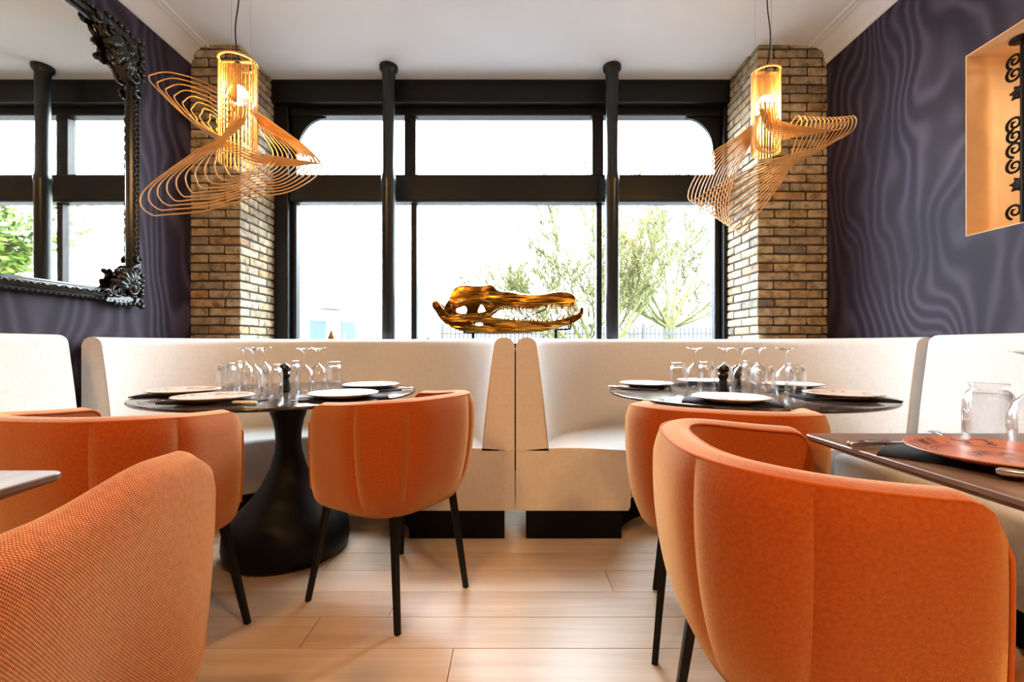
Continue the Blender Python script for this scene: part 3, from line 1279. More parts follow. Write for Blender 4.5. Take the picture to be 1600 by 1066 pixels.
plate_prof = [(0.0, 0.004), (0.075, 0.004), (0.085, 0.0), (0.09, 0.004), (0.12, 0.010), (0.139, 0.017), (0.140, 0.019), (0.138, 0.020), (0.118, 0.014), (0.096, 0.009), (0.085, 0.008), (0.0, 0.008)]
pl_me = {}
for k in ('glare_plate', 'terracotta', 'pink_plate'):
    pl_me[k] = MB().lathe(plate_prof, seg=64).mesh('plate', M[k])


def napkin_mesh():
    m = MB()
    hx, hy, h = 0.17, 0.085, 0.005
    rows = []
    for i in range(13):
        u = -1 + 2 * i / 12
        rows.append([(u * hx, -hy, 0), (u * hx, -hy, h + 0.001 * math.sin(7 * u)), (u * hx, 0, h + 0.0015 * math.sin(5 * u + 1)), (u * hx, hy, h + 0.001 * math.sin(6 * u)), (u * hx, hy, 0)])
    m.grid(rows, uvs=([hx * i / 6 for i in range(13)], [0, 0.005, 0.09, 0.175, 0.18]), sm=True)
    m.fan(rows[0], flip=True)
    m.fan(rows[-1])
    m.fan([r[0] for r in rows] + [r[4] for r in reversed(rows)])
    return m.mesh('napkin', M['napkin'])


nap_me = napkin_mesh()


def setting(px, py, mat, nang, plabel, nlabel, pos=None):
    if pos:
        p = Vector((pos[0], pos[1], TOPZ))
    else:
        q = on_plane(px, py, TOPZ + 0.018)
        p = Vector((q.x, q.y, TOPZ))
    tag(put('plate', pl_me[mat], None, p + Vector((0, 0, 0.0065))), plabel, 'plate', 'dinner plates set on dark napkins')
    tag(put('napkin', nap_me, None, p + Vector((0, 0, 0.0003)), R(nang)), nlabel, 'napkin', 'folded dark napkins under the plates')
    return p


setting(334, 621, 'pink_plate', -8, 'pale printed plate at the front, table nearest the mirror', 'dark napkin under the front printed plate, table nearest the mirror')
setting(288, 611, 'pink_plate', 12, 'pale printed plate closest to the mirror wall bench', 'dark napkin under the plate closest to the mirror wall bench')
setting(537, 616, 'glare_plate', 25, 'glare-white plate nearest an orange chair back, table nearest the mirror', 'dark napkin under the white plate nearest an orange chair back')
setting(580, 602, 'glare_plate', -50, 'glare-white plate at the back edge, table nearest the mirror', 'dark napkin under the white back plate, table nearest the mirror')
setting(1010, 600, 'glare_plate', 60, 'glare-white plate nearest the booth divider, table nearest the niche', 'dark napkin under the white plate nearest the booth divider')
setting(1141, 622, 'glare_plate', -25, 'glare-white plate at the very front, table nearest the niche', 'dark napkin under the white front plate, table nearest the niche')
setting(1098, 595.5, 'glare_plate', 0, 'glare-white plate at the back behind the glasses, table nearest the niche', 'dark napkin under the white back plate behind the glasses')
setting(1238, 601.5, 'glare_plate', 65, 'glare-white plate behind the last wine glass, table nearest the niche', 'dark napkin under the plate behind the last wine glass')
setting(1316, 616.5, 'pink_plate', -12, 'pale printed plate nearest the niche wall with cutlery before it', 'dark napkin under the printed plate nearest the niche wall')
setting(0, 0, 'terracotta', -48, 'terracotta plate with dark leaf print and rings, square walnut table', 'dark napkin under the terracotta plate, square walnut table', pos=(0.905, 0.825))


def fork_tree(label):
    root = thing('fork', label, 'cutlery', (0, 0, 0), 0, 'table forks')
    hp = [(-0.10, 0.0035, 0.003), (-0.08, 0.005, 0.0035), (-0.03, 0.0035, 0.006), (0.03, 0.003, 0.010), (0.045, 0.006, 0.010)]
    rows = [[(x, w_, z), (x, 0, z + 0.0022), (x, -w_, z), (x, 0, z - 0.001)] for x, w_, z in hp]
    MB().grid(rows, closed_v=True, flip=False).fan(rows[0]).fan(rows[-1], flip=True).obj('handle', M['silver'], root)
    m = MB()
    m.box((0.044, -0.010, 0.0085), (0.062, 0.010, 0.0105))
    for k in range(4):
        yy = -0.0088 + 0.0058 * k
        m.tube([(0.060, yy, 0.0095), (0.085, yy, 0.0085), (0.100, yy, 0.0125)], [0.0017, 0.0015, 0.0007], 5)
    fh = m.obj('fork_head', M['silver'], root)
    return root


def knife_tree(label, mat):
    root = thing('knife', label, 'cutlery', (0, 0, 0), 0, 'table knives')
    rows = []
    for x, w_, h_ in ((-0.11, 0.004, 0.004), (-0.105, 0.008, 0.007), (-0.06, 0.007, 0.007), (-0.012, 0.0065, 0.006), (-0.006, 0.0055, 0.005)):
        rows.append([(x, w_ * math.cos(a), 0.0075 + h_ * math.sin(a)) for a in [2 * PI * k / 8 for k in range(8)]])
    MB().grid(rows, closed_v=True).fan(rows[0]).fan(rows[-1], flip=True).obj('handle', M[mat], root)
    m = MB()
    up = [(-0.006, 0.006, 0.0085), (0.06, 0.009, 0.0065), (0.09, 0.008, 0.0045), (0.11, 0.0, 0.0035)]
    dn = [(-0.006, -0.006, 0.0085), (0.06, -0.007, 0.0065), (0.09, -0.005, 0.0045), (0.111, 0.0, 0.0035)]
    t = [[u, d] for u, d in zip(up, dn)]
    b = [[(u[0], u[1], u[2] - 0.0018), (d[0], d[1], d[2] - 0.0018)] for u, d in zip(up, dn)]
    m.grid(t, sm=False)
    m.grid(b, sm=False, flip=True)
    for side in (0, 1):
        m.grid([[x_[side] for x_ in t], [x_[side] for x_ in b]], sm=False, flip=bool(side))
    m.obj('blade', M['silver'], root)
    return root


f0 = fork_tree('silver fork leaning across the white plate nearest an orange chair back')
k0 = knife_tree('wooden handled knife beside the plate closest to the mirror wall bench', 'wood_handle')
k1 = knife_tree('pale handled knife poking out before the front plate, table nearest the mirror', 'horn')
k2 = knife_tree('ornate silver handled knife on the square walnut table', 'silver')


def lay(o_, px, py, ang, dz=0.0):
    p = on_plane(px, py, TOPZ)
    o_.location = (p.x, p.y, TOPZ + 0.0005 + dz)
    o_.rotation_euler = (0, 0, R(ang))


lay(f0, 497, 626, 20)
lay(k0, 262, 618, 175)
lay(k1, 362, 632, 168)
k1.rotation_euler.z = R(-12) + PI
k2.location = (0.877, 0.664, TOPZ + 0.0075)
k2.rotation_euler = (0, 0, R(-40))


def fork_at(px, py, ang, label):
    q = dup(f0, (0, 0, 0), 0, label)
    lay(q, px, py, ang)


def knife_at(src, px, py, ang, label):
    q = dup(src, (0, 0, 0), 0, label)
    lay(q, px, py, ang)


fork_at(262, 629, 15, 'silver fork before the front printed plate, table nearest the mirror')
fork_at(614, 608, 200, 'silver fork between the two white plates, table nearest the mirror')
fork_at(1325, 627, 172, 'silver fork in front of the printed plate nearest the niche wall')
fork_at(1478, 690, 62, 'silver fork with tines showing past the terracotta plate')
knife_at(k2, 985, 608, -15, 'silver knife beside the white plate nearest the booth divider')
knife_at(k2, 1392, 697, 10, 'small dark knife tip lying before the terracotta plate')

# ------------------------------------------------------------------ pendant lamps
def rod(ctrl, parent, n=72, r=0.0030, name='rod'):
    return MB().tube(spline(ctrl, n), r, 5).obj(name, M['bamboo'], parent)


def lamp_common(root, c, rad, z0, z1, cable_px, bulbz, Y, gap):
    m = MB()
    N = 30
    for k in range(N):
        a = 2 * PI * k / N
        if gap(a):
            continue
        zlo = z0
        x, y = c.x + rad * math.cos(a), c.y + rad * math.sin(a)
        m.tube([(x, y, z1), (x, y, zlo)], 0.0036, 5)
    s = m.obj('slat_cylinder', M['bamboo'], root)
    s['kind'] = 'stuff'
    for z in (z1 - 0.004,):
        mm = MB().lathe([(rad - 0.006, z - 0.006), (rad - 0.006, z + 0.002), (rad + 0.004, z + 0.002), (rad + 0.004, z - 0.006), (rad - 0.006, z - 0.006)], (c.x, c.y, 0), 32)
        mm.box((c.x - rad, c.y - 0.008, z - 0.006), (c.x + rad, c.y + 0.008, z))
        mm.obj('top_ring', M['bamboo'], root)
    MB().lathe([(0.0, z1 - 0.01), (0.014, z1 - 0.01), (0.016, bulbz + 0.05), (0.014, bulbz + 0.035), (0.0, bulbz + 0.035)], (c.x, c.y, 0), 16).obj('socket', M['black_metal'], root)
    b = MB().sphere((c.x, c.y, bulbz), 0.045, 16, 10).obj('bulb', M['bulb'], root)
    MB().tube(spline(cable_px, 24), 0.0035, 6).obj('cable', M['cable'], root)
    for a in (0.6, 2.7, 4.7):
        x, y = c.x + 0.05 * math.cos(a), c.y + 0.05 * math.sin(a)
        MB().tube([(x, y, z1), (x, y, CZ)], 0.0009, 4).obj('suspension_wire', M['steel_wire'], root)


def local(root, pts):
    return pts


YL = 2.1
pc = P(372, 95, YL)
rootL = thing('pendant_lamp', 'lit bamboo loop pendant lamp hanging beside the mirror', 'lamp', (0, 0, 0), 0, 'bamboo loop pendant lamps')


def LZ(x, y, dy=0.0):     # crop pixels of the photo -> point near the lamp, at its own depth
    return P(200 + x / 3.553, 60 + y / 3.553, YL + dy)


lamp_common(rootL, pc, 0.079, LZ(0, 700).z, LZ(0, 125).z, [P(374, -40, YL), P(373, 0, YL), P(368, 40, YL + .01), P(369, 70, YL), P(374, 95, YL)], LZ(0, 315).z, YL,
            lambda a: 1.15 * PI < a < 1.9 * PI)
lp = bpy.data.lights.new('pendant_glow', 'POINT')
lp.energy, lp.color, lp.shadow_soft_size = 5, (1.0, 0.62, 0.26), 0.033
lo = bpy.data.objects.new('pendant_glow', lp)
lo.location = (pc.x, pc.y - 0.0, LZ(0, 315).z - 0.05)
COL.objects.link(lo)

def LC(x, y):    # on the slat cylinder's front surface
    d = (x - 611) / 3.553 * YL / F_PX
    return LZ(x, y, -math.sqrt(max(0.0, 0.079 ** 2 - d * d)))


NA = 9
for k in range(NA):
    t = k / (NA - 1)
    # upper wing: out of the cylinder, tip at upper left, back along the diagonal band to the far tip
    tip = (118 + 372 * t, 215 + 285 * t)
    top = (225 + 265 * t, 188 + 268 * t)
    cy_ = 282 + 200 * t
    dB = 0.10 - 0.02 * t
    pts = [LC(524 + 9.5 * k, 135), LC(524 + 8 * k, cy_ - 60 - 10 * t), LZ(508, cy_, 0.0), LZ((515 + top[0]) / 2 + 20 * (1 - t), (cy_ + top[1]) / 2 - 6 + 8 * t, 0.10),
           LZ(top[0], top[1], dB), LZ(tip[0] + 10, tip[1] - 12, dB), LZ(tip[0], tip[1] + 8, dB - 0.01), LZ(tip[0] + 30, tip[1] + 52, dB - 0.05),
           LZ(330 + 105 * t, 440 + 38 * t + 8 * (k % 3), 0.02), LZ(530, 552 + 26 * t + 10 * (k % 3), -0.09), LZ(700, 630 + 50 * t + 9 * (k % 3), -0.13),
           LZ(890, 668 + 38 * t, -0.11), LZ(1035 - 70 * t, 690 + 14 * t, -0.07), LZ(1070 - 90 * t, 694 - 6 * t, -0.02), LZ(1042 - 80 * t, 655 - 12 * t, 0.03), LZ(960 - 60 * t, 580 + 6 * t, 0.07),
           LZ(820, 480 + 55 * t, 0.07), LZ(720, 405 + 60 * t, 0.04), LC(700 - 3 * k, 350 + 30 * t)]
    rod(pts, rootL, 200)
NB = 11
for k in range(NB):
    t = k / (NB - 1)
    lt = (68 + 520 * t ** 1.05, 915 - 260 * t)
    bot = 978 - 235 * t ** 0.9
    pts = [LC(560 + 11 * k, 138), LC(562 + 10.5 * k, 330), LC(574 + 8 * k, 470) + Vector((0, -0.01, 0)), LZ(540 - 40 * (1 - t), 568 - 6 * (1 - t), -0.12),
           LZ(440 + 80 * t - 70 * (1 - t), 620 + 4 * t + 12 * (1 - t), -0.10), LZ(lt[0] + 45 * (1 - t), lt[1] - 95 * (1 - t) - 25 * t, -0.10), LZ(lt[0], lt[1], -0.13),
           LZ(lt[0] + 55 * (1 - t) + 6, min(bot, lt[1] + 62 * (1 - t) + 40), -0.19), LZ(220 + 395 * t, bot, -0.25), LZ(430 + 240 * t, bot - 18 * (1 - t) - 4, -0.28),
           LZ(690 + 20 * t, bot - 70 * (1 - t) - 22, -0.25), LZ(880 - 110 * t, 855 - 145 * t, -0.19), LZ(1010 - 210 * t, 790 - 120 * t, -0.11), LZ(1074 - 270 * t, 722 - 90 * t, -0.02),
           LZ(1050 - 270 * t, 672 - 90 * t, 0.05), LZ(965 - 220 * t, 600 - 70 * t, 0.08), LZ(865 - 135 * t, 530 - 40 * t, 0.06), LZ(770 - 60 * t, 450 - 5 * t, 0.03),
           LC(703 - 3 * k, 400)]
    rod(pts, rootL, 210)

YR = 2.3
pr_ = P(1197, 110, YR)
rootR = thing('pendant_lamp', 'lit bamboo loop pendant lamp hanging beside the wide brick pillar near the niche', 'lamp', (0, 0, 0), 0, 'bamboo loop pendant lamps')


def RZ(x, y, dy=0.0):
    return P(1040 + x / 3.33, 60 + y / 3.33, YR + dy)


lamp_common(rootR, pr_, 0.066, RZ(0, 600).z, RZ(0, 172).z, [P(1198, -40, YR), P(1199, 10, YR), P(1203, 45, YR), P(1203, 75, YR + .01), P(1197, 110, YR)], RZ(0, 345).z, YR,
            lambda a: 1.1 * PI < a < 1.75 * PI)
lp2 = lp.copy()
lo2 = bpy.data.objects.new('pendant_glow', lp2)
lo2.location = (pr_.x, pr_.y, RZ(0, 345).z - 0.05)
COL.objects.link(lo2)
def RC(x, y):
    d = (x - 523) / 3.33 * YR / F_PX
    return RZ(x, y, -math.sqrt(max(0.0, 0.066 ** 2 - d * d)))


NR = 14
for k in range(NR):
    t = k / (NR - 1)
    tx, ty = 700 + 285 * t ** 0.9, 418 + 8 * math.sin(PI * t)
    pts = [RC(476 + 108 * t, 178), RC(480 + 104 * t, 330), RC(520 + 66 * t, 455 - 30 * t), RZ(600 + 190 * t, 530 - 60 * t, -0.02), RZ(tx - 70, ty + 66 - 12 * t, 0.05),
           RZ(tx - 36, ty + 8, 0.10), RZ(tx - 10, ty - 15, 0.11), RZ(tx + 9, ty + 12, 0.09), RZ(tx - 4 - 16 * t, ty + 68, 0.04), RZ(tx - 30 - 115 * t, 558 + 45 * math.sin(PI * t) - 6 * t, -0.04), RZ(632 + 10 * t + 16 * math.sin(PI * t), 700 - 92 * t, -0.14),
           RZ(556 - 66 * t, 810 - 152 * t, -0.17), RZ(465 - 190 * t, 935 - 175 * t, -0.15), RZ(405 - 245 * t, 1006 - 170 * t, -0.10), RZ(378 - 256 * t, 1010 - 170 * t, -0.06), RZ(345 - 222 * t, 975 - 185 * t, -0.01),
           RZ(325 - 160 * t, 880 - 175 * t, 0.06), RZ(355 - 110 * t, 730 - 135 * t, 0.11), RZ(420 - 50 * t, 585 - 70 * t, 0.07), RZ(470, 490 - 60 * t, 0.0), RC(466 + 34 * t, 400)]
    rod(pts, rootR, 200, 0.0031)
for k in range(6):
    t = k / 5
    pts = [RZ(515 + 60 * t, 330, -0.07), RZ(520 + 60 * t, 400, -0.08), RZ(500 + 110 * t, 470, -0.10), RZ(505 + 85 * t, 560, -0.12), RZ(528 + 20 * t, 598, -0.12), RZ(500 - 30 * t, 575, -0.10),
           RZ(470 - 6 * t, 500, -0.06), RZ(490, 400, -0.04), RZ(495, 330, -0.05)]
    rod(pts, rootR, 60)

# ------------------------------------------------------------------ mirror
MX = XL + 0.002
MY0, MY1, MZ0, MZ1 = 1.15, 2.586, 1.205, 2.715
rootM = thing('wall_mirror', 'large mirror in a black carved baroque frame on the plum wall', 'mirror', (MX, (MY0 + MY1) / 2, MZ0))


def mm(x, y, z):
    return Vector((x, y - (MY0 + MY1) / 2, z - MZ0))


MB().box(mm(0.002, MY0 + 0.03, MZ0 + 0.03), mm(0.016, MY1 - 0.03, MZ1 - 0.03)).obj('glass', M['mirror'], rootM)
FW = 0.072
prof = [(0.0, 0.0), (0.0, 0.022), (0.006, 0.034), (0.016, 0.038), (0.022, 0.030), (0.032, 0.036), (0.044, 0.044), (0.054, 0.038), (0.060, 0.026), (0.066, 0.026), (0.072, 0.018), (0.072, 0.0)]


def frame_bar(a, b, inward):
    a, b, inward = Vector(a), Vector(b), Vector(inward)
    d = b - a
    rows = [[a + d * t + inward * (p[0]) + Vector((p[1], 0, 0)) for p in prof] for t in (0, 1)]
    o_ = fix_normals(MB().grid(rows, sm=False).obj('frame_rail', M['carved'], rootM))
    # carved leaf row along the rail
    n_ = int(d.length / 0.026)
    m_ = MB()
    dn = d.normalized()
    for k in range(n_):
        c = a + d * ((k + 0.5) / n_) + inward * 0.044 + Vector((0.041, 0, 0))
        s_ = dn * 0.012 + inward * (0.007 if k % 2 else -0.007)
        m_.tube([c - s_ * 1.2, c - s_ * 0.4 + Vector((0.004, 0, 0)), c + s_ * 0.5 + Vector((0.005, 0, 0)), c + s_ * 1.2], [0.002, 0.006, 0.005, 0.0015], 6)
        c2 = a + d * ((k + 0.5) / n_) + inward * 0.010 + Vector((0.037, 0, 0))
        m_.sphere(c2, 0.0065, 6, 4)
    q = m_.obj('carved_leaf_row', M['carved'], rootM)
    q['kind'] = 'stuff'


frame_bar(mm(0, MY0, MZ0), mm(0, MY1, MZ0), (0, 0, 1))
frame_bar(mm(0, MY1, MZ0), mm(0, MY1, MZ1), (0, -1, 0))
frame_bar(mm(0, MY1, MZ1), mm(0, MY0, MZ1), (0, 0, -1))
frame_bar(mm(0, MY0, MZ1), mm(0, MY0, MZ0), (0, 1, 0))


def corner_orn(y, z, sy, sz, big):
    m_ = MB()
    random.seed(11)
    c = lambda u, v, x=0.045: mm(x, y + sy * u * big, z + sz * v * big)
    # scrolls
    for (u, v, r0, turns, a0, s_) in ((0.075, 0.085, 0.052, 1.6, 0.2, 1), (0.17, 0.055, 0.036, 1.5, 2.2, -1), (0.05, 0.185, 0.036, 1.5, 4.5, 1),
                                     (0.13, 0.13, 0.03, 1.4, 1.0, -1), (0.225, 0.04, 0.022, 1.3, 0.5, 1), (0.035, 0.25, 0.022, 1.3, 3.5, -1)):
        pts, rad = [], []
        for k in range(26):
            f = k / 25
            a = a0 + s_ * f * turns * 2 * PI
            rr_ = r0 * (1 - 0.82 * f)
            pts.append(c(u + rr_ * math.cos(a), v + rr_ * math.sin(a), 0.048 + 0.02 * f))
            rad.append((0.010 - 0.004 * f) * big)
        m_.tube(pts, rad, 7)
    m_.sphere(c(0.075, 0.085, 0.055), 0.026 * big, 12, 8, (0.9, 0.8, 1.2))
    # acanthus lobes fanning over the glass
    for k in range(9):
        a = -0.25 + (PI / 2 + 0.5) * k / 8
        L = (0.085 + 0.02 * math.sin(k * 2.1)) * 1.0
        p0 = (0.09, 0.09)
        m_.tube([c(p0[0] + L * f * math.cos(a + 0.25 * f), p0[1] + L * f * math.sin(a + 0.25 * f), 0.045 + 0.02 * math.sin(PI * f)) for f in (0.25, 0.5, 0.75, 0.95, 1.05)],
                [x * big for x in (0.012, 0.019, 0.019, 0.015, 0.007)], 8)
    for k in range(16):
        m_.sphere(c(random.uniform(0.0, 0.17), random.uniform(0.0, 0.17), random.uniform(0.035, 0.055)), random.uniform(0.008, 0.017) * big, 7, 5)
    for k in range(7):
        m_.sphere(c(-0.012 + 0.03 * k, -0.006 + 0.006 * math.sin(k), 0.038), 0.014 * big, 7, 5)
        m_.sphere(c(-0.006 + 0.006 * math.sin(k), -0.012 + 0.03 * k, 0.038), 0.014 * big, 7, 5)
    # backing web so the carving reads as one piece
    pts = [(0, 0), (0.22, 0.0), (0.2, 0.05), (0.16, 0.10), (0.12, 0.15), (0.07, 0.2), (0.0, 0.24)]
    f = [c(u, v, 0.04) for u, v in pts]
    b = [c(u, v, 0.015) for u, v in pts]
    m_.fan(f)
    m_.grid([f + [f[0]], b + [b[0]]], sm=False)
    return m_.obj('corner_ornament', M['carved'], rootM)


corner_orn(MY1, MZ0, -1, 1, 1.0)
corner_orn(MY1, MZ1, -1, -1, 1.25)
corner_orn(MY0, MZ0, 1, 1, 1.0)
corner_orn(MY0, MZ1, 1, -1, 1.25)

# ------------------------------------------------------------------ niche ironwork
GX = 2.255
rootG = thing('wrought_iron_grille', 'black wrought iron scroll grille with blue glass inside the peach niche', 'grille', (GX, 1.6, NZ0 + e))


def gg(y, z, dx=0.0):
    return Vector((dx, y - 1.6, z - NZ0 - e))


GZ0, GZ1 = NZ0 + e, NZ1 - e
yE = 1.975          # spine bar line
frame = MB()
for yb in (yE, 1.05):
    frame.tube([gg(yb, GZ0), gg(yb, GZ1)], 0.011, 8)
frame.tube([gg(1.05, GZ1 - 0.05), gg(yE, GZ1 - 0.05)], 0.009, 8)
frame.tube([gg(1.05, GZ0 + 0.05), gg(yE, GZ0 + 0.05)], 0.009, 8)
frame.obj('frame', M['black_metal'], rootG)
for zz in (GZ1 - 0.006, GZ0 + 0.006):
    MB().lathe([(0, -0.006), (0.045, -0.006), (0.045, 0.0), (0.02, 0.006), (0, 0.006)], gg(yE, zz), 20).obj('rosette', M['black_metal'], rootG)


def scroll(y, z, r0, a0, s_, turns=1.35, rad=0.0062):
    pts, rr_ = [], []
    for k in range(22):
        f = k / 21
        a = a0 + s_ * f * turns * 2 * PI
        q = r0 * (1 - 0.75 * f)
        pts.append(gg(y + q * math.cos(a), z + q * math.sin(a)))
        rr_.append(rad * (1 - 0.2 * f))
    pts.append(pts[-1] + Vector((0, 0.0, 0.002)))
    rr_.append(rad * 1.7)
    return MB().tube(pts, rr_, 6).obj('scroll', M['black_metal'], rootG)


def leafy(y, z, s_):
    m_ = MB()
    for a, L in ((0.2, 0.05), (0.9, 0.045), (-0.5, 0.045), (1.5, 0.035), (-1.1, 0.03)):
        m_.tube([gg(y, z), gg(y + s_ * L * 0.5 * math.cos(a), z + L * 0.5 * math.sin(a)), gg(y + s_ * L * math.cos(a), z + L * math.sin(a))], [0.006, 0.014, 0.002], 6)
    return m_.obj('iron_leaf', M['black_metal'], rootG)


Hh = GZ1 - GZ0
for f, r0, a0, s_ in ((0.90, 0.034, -1.2, 1), (0.83, 0.036, 1.2, -1), (0.565, 0.036, -1.2, 1), (0.50, 0.034, 1.4, -1), (0.43, 0.036, -1.4, 1), (0.34, 0.036, 1.2, -1), (0.10, 0.036, -1.2, 1)):
    scroll(yE + 0.035, GZ0 + Hh * f, r0, a0 + (0 if s_ > 0 else 0), s_)
for f in (0.72, 0.235):
    leafy(yE + 0.008, GZ0 + Hh * f, 1)
for f, yy in ((0.85, -0.06), (0.70, -0.10), (0.55, -0.06), (0.40, -0.1), (0.25, -0.06), (0.12, -0.07), (0.78, -0.2), (0.47, -0.2), (0.2, -0.2), (0.6, -0.3), (0.33, -0.32), (0.8, -0.36)):
    scroll(yE + yy, GZ0 + Hh * f, 0.05, f * 20, 1 if int(f * 100) % 2 else -1, 1.4, 0.009)
MB().box(gg(1.08, GZ0 + 0.06, 0.018), gg(yE - 0.035, GZ1 - 0.07, 0.024)).obj('blue_glass', M['blue_glass'], rootG)

# ------------------------------------------------------------------ golden crocodile skull
YS = 3.375
KS = YS / F_PX / 5.0


def sk(x, y):     # drawing units of the side view -> (x, z) in metres
    return ((640 + x / 5 - CX0) / F_PX * YS, EYE + (HOR - 420 - y / 5) / F_PX * YS)


def half_w(x):
    return 0.125 - 0.078 * smooth(560, 860, x) + 0.012 * math.exp(-((x - 1240) / 50) ** 2) - 0.03 * (1 - smooth(190, 330, x))


up_out = [(300, 300), (330, 258), (345, 210), (378, 168), (420, 153), (500, 156), (560, 157), (600, 151), (655, 151), (672, 172), (705, 190), (770, 194), (830, 202), (930, 216), (1010, 216),
          (1100, 201), (1180, 192), (1245, 203), (1280, 230), (1278, 262), (1262, 296), (1240, 288), (1215, 284), (1180, 292), (1140, 278), (1100, 276), (1050, 288), (1000, 302), (940, 312), (900, 306), (850, 300),
          (800, 306), (750, 300), (700, 312), (650, 345), (612, 378), (540, 384), (420, 378), (335, 372), (296, 332)]
eye_hole = [(338, 304), (380, 280), (450, 258), (540, 246), (600, 262), (660, 296), (640, 318), (600, 348), (520, 362), (420, 366), (360, 342)]
far_holes = [[(345, 304), (380, 286), (425, 280), (425, 350), (382, 356), (352, 336)], [(524, 342), (530, 292), (550, 264), (574, 284), (586, 340), (556, 348)]]
lo_out = [(198, 296), (202, 272), (218, 262), (240, 276), (262, 306), (292, 338), (350, 372), (420, 382), (520, 386), (600, 386), (650, 390), (750, 402), (850, 410), (960, 414), (1100, 416), (1180, 402), (1275, 372),
          (1322, 346), (1340, 312), (1346, 340), (1336, 372), (1292, 412), (1200, 444), (1100, 472), (1000, 490), (850, 498), (680, 501), (550, 498), (440, 490), (340, 456), (270, 405), (226, 342)]
lo_hole = [(498, 428), (530, 413), (580, 430), (584, 450), (534, 456)]


def plate_curve(outline, holes, y_off, th=0.010):
    cu = bpy.data.curves.new('skull_outline', 'CURVE')
    cu.dimensions = '2D'
    cu.fill_mode = 'BOTH'
    cu.extrude = th * 0.5
    cu.bevel_depth = th * 0.6
    cu.bevel_resolution = 2
    cu.resolution_u = 5
    for ol in [outline] + holes:
        sp = cu.splines.new('BEZIER')
        sp.bezier_points.add(len(ol) - 1)
        for bp, p in zip(sp.bezier_points, ol):
            x, z = sk(*p)
            bp.co = (x, z, 0)
            bp.handle_left_type = bp.handle_right_type = 'AUTO'
        sp.use_cyclic_u = True
    ob = bpy.data.objects.new('skull_outline', cu)
    COL.objects.link(ob)
    dg = bpy.context.evaluated_depsgraph_get()
    me = bpy.data.meshes.new_from_object(ob.evaluated_get(dg))
    bpy.data.objects.remove(ob)
    return me


def to_px(x):
    return ((x / YS * F_PX + CX0) - 640) * 5


def make_side(outline, holes, s, name, parent, kx=1.0):
    me = plate_curve(outline, holes, 0)
    bm = bmesh.new()
    bm.from_mesh(me)
    bmesh.ops.triangulate(bm, faces=list(bm.faces))
    # cut long triangles so the plate can bend along its length
    for _ in range(2):
        ed = [e_ for e_ in bm.edges if e_.calc_length() > 0.03]
        if ed:
            bmesh.ops.subdivide_edges(bm, edges=ed, cuts=1, use_grid_fill=False)
            bmesh.ops.triangulate(bm, faces=[f for f in bm.faces if len(f.verts) > 3])
    for v in bm.verts:
        x, z, d = v.co.x, v.co.y, v.co.z
        px_ = to_px(x)
        wv = half_w(px_) * kx
        relief = 0.0035 * mnoise.noise(Vector((x * 22, z * 22, s)))
        lean = -0.10 * max(0, z - 1.26)
        v.co = Vector((x, YS + s * (wv + lean + relief) + d, z + 0.25 * relief))
    bmesh.ops.recalc_face_normals(bm, faces=list(bm.faces))
    bm.to_mesh(me)
    bm.free()
    for p in me.polygons:
        p.use_smooth = True
    me.materials.clear()
    me.materials.append(M['gold'])
    ob = bpy.data.objects.new(name, me)
    COL.objects.link(ob)
    ob.parent = parent
    return ob


rootS = thing('crocodile_skull', 'golden crocodile skull displayed on a stand on the window sill', 'skull', (0, 0, 0))
up = bpy.data.objects.new('upper_jaw', None)
make_side(up_out, [eye_hole], -1, 'cranium', rootS)
make_side(up_out, far_holes, 1, 'cranium', rootS)
make_side(lo_out, [lo_hole], -1, 'lower_jaw', rootS, 0.93)
make_side(lo_out, [lo_hole], 1, 'lower_jaw', rootS, 0.93)
bpy.data.objects.remove(up)
# roof of the skull between the two sides and round the snout
roofline = spline([(p[0], p[1], 0) for p in up_out[2:21]], 80)
rows = []
for p in roofline:
    x, z = sk(p.x, p.y)
    wv = half_w(p.x) - 0.10 * max(0, z - 1.26)
    rows.append([(x, YS - wv * math.cos(PI * j / 12), z + 0.016 * math.sin(PI * j / 12) * (1 + 0.4 * mnoise.noise(Vector((x * 18, j * .7, 0))))) for j in range(13)])
roof = fix_normals(MB().grid(rows).obj('skull_roof', M['gold'], rootS))
so = roof.modifiers.new('thickness', 'SOLIDIFY')
so.thickness = 0.010
# front and floor of the lower jaw (chin), palate shelf
chin = spline([(p[0], p[1], 0) for p in lo_out[19:24]], 24)
rows = []
for p in chin:
    x, z = sk(p.x, p.y)
    wv = half_w(p.x) * 0.93
    rows.append([(x + 0.0, YS - wv * math.cos(PI * j / 8), z - 0.006 * math.sin(PI * j / 8)) for j in range(9)])
ch = fix_normals(MB().grid(rows).obj('chin', M['gold'], rootS))
so = ch.modifiers.new('thickness', 'SOLIDIFY')
so.thickness = 0.010

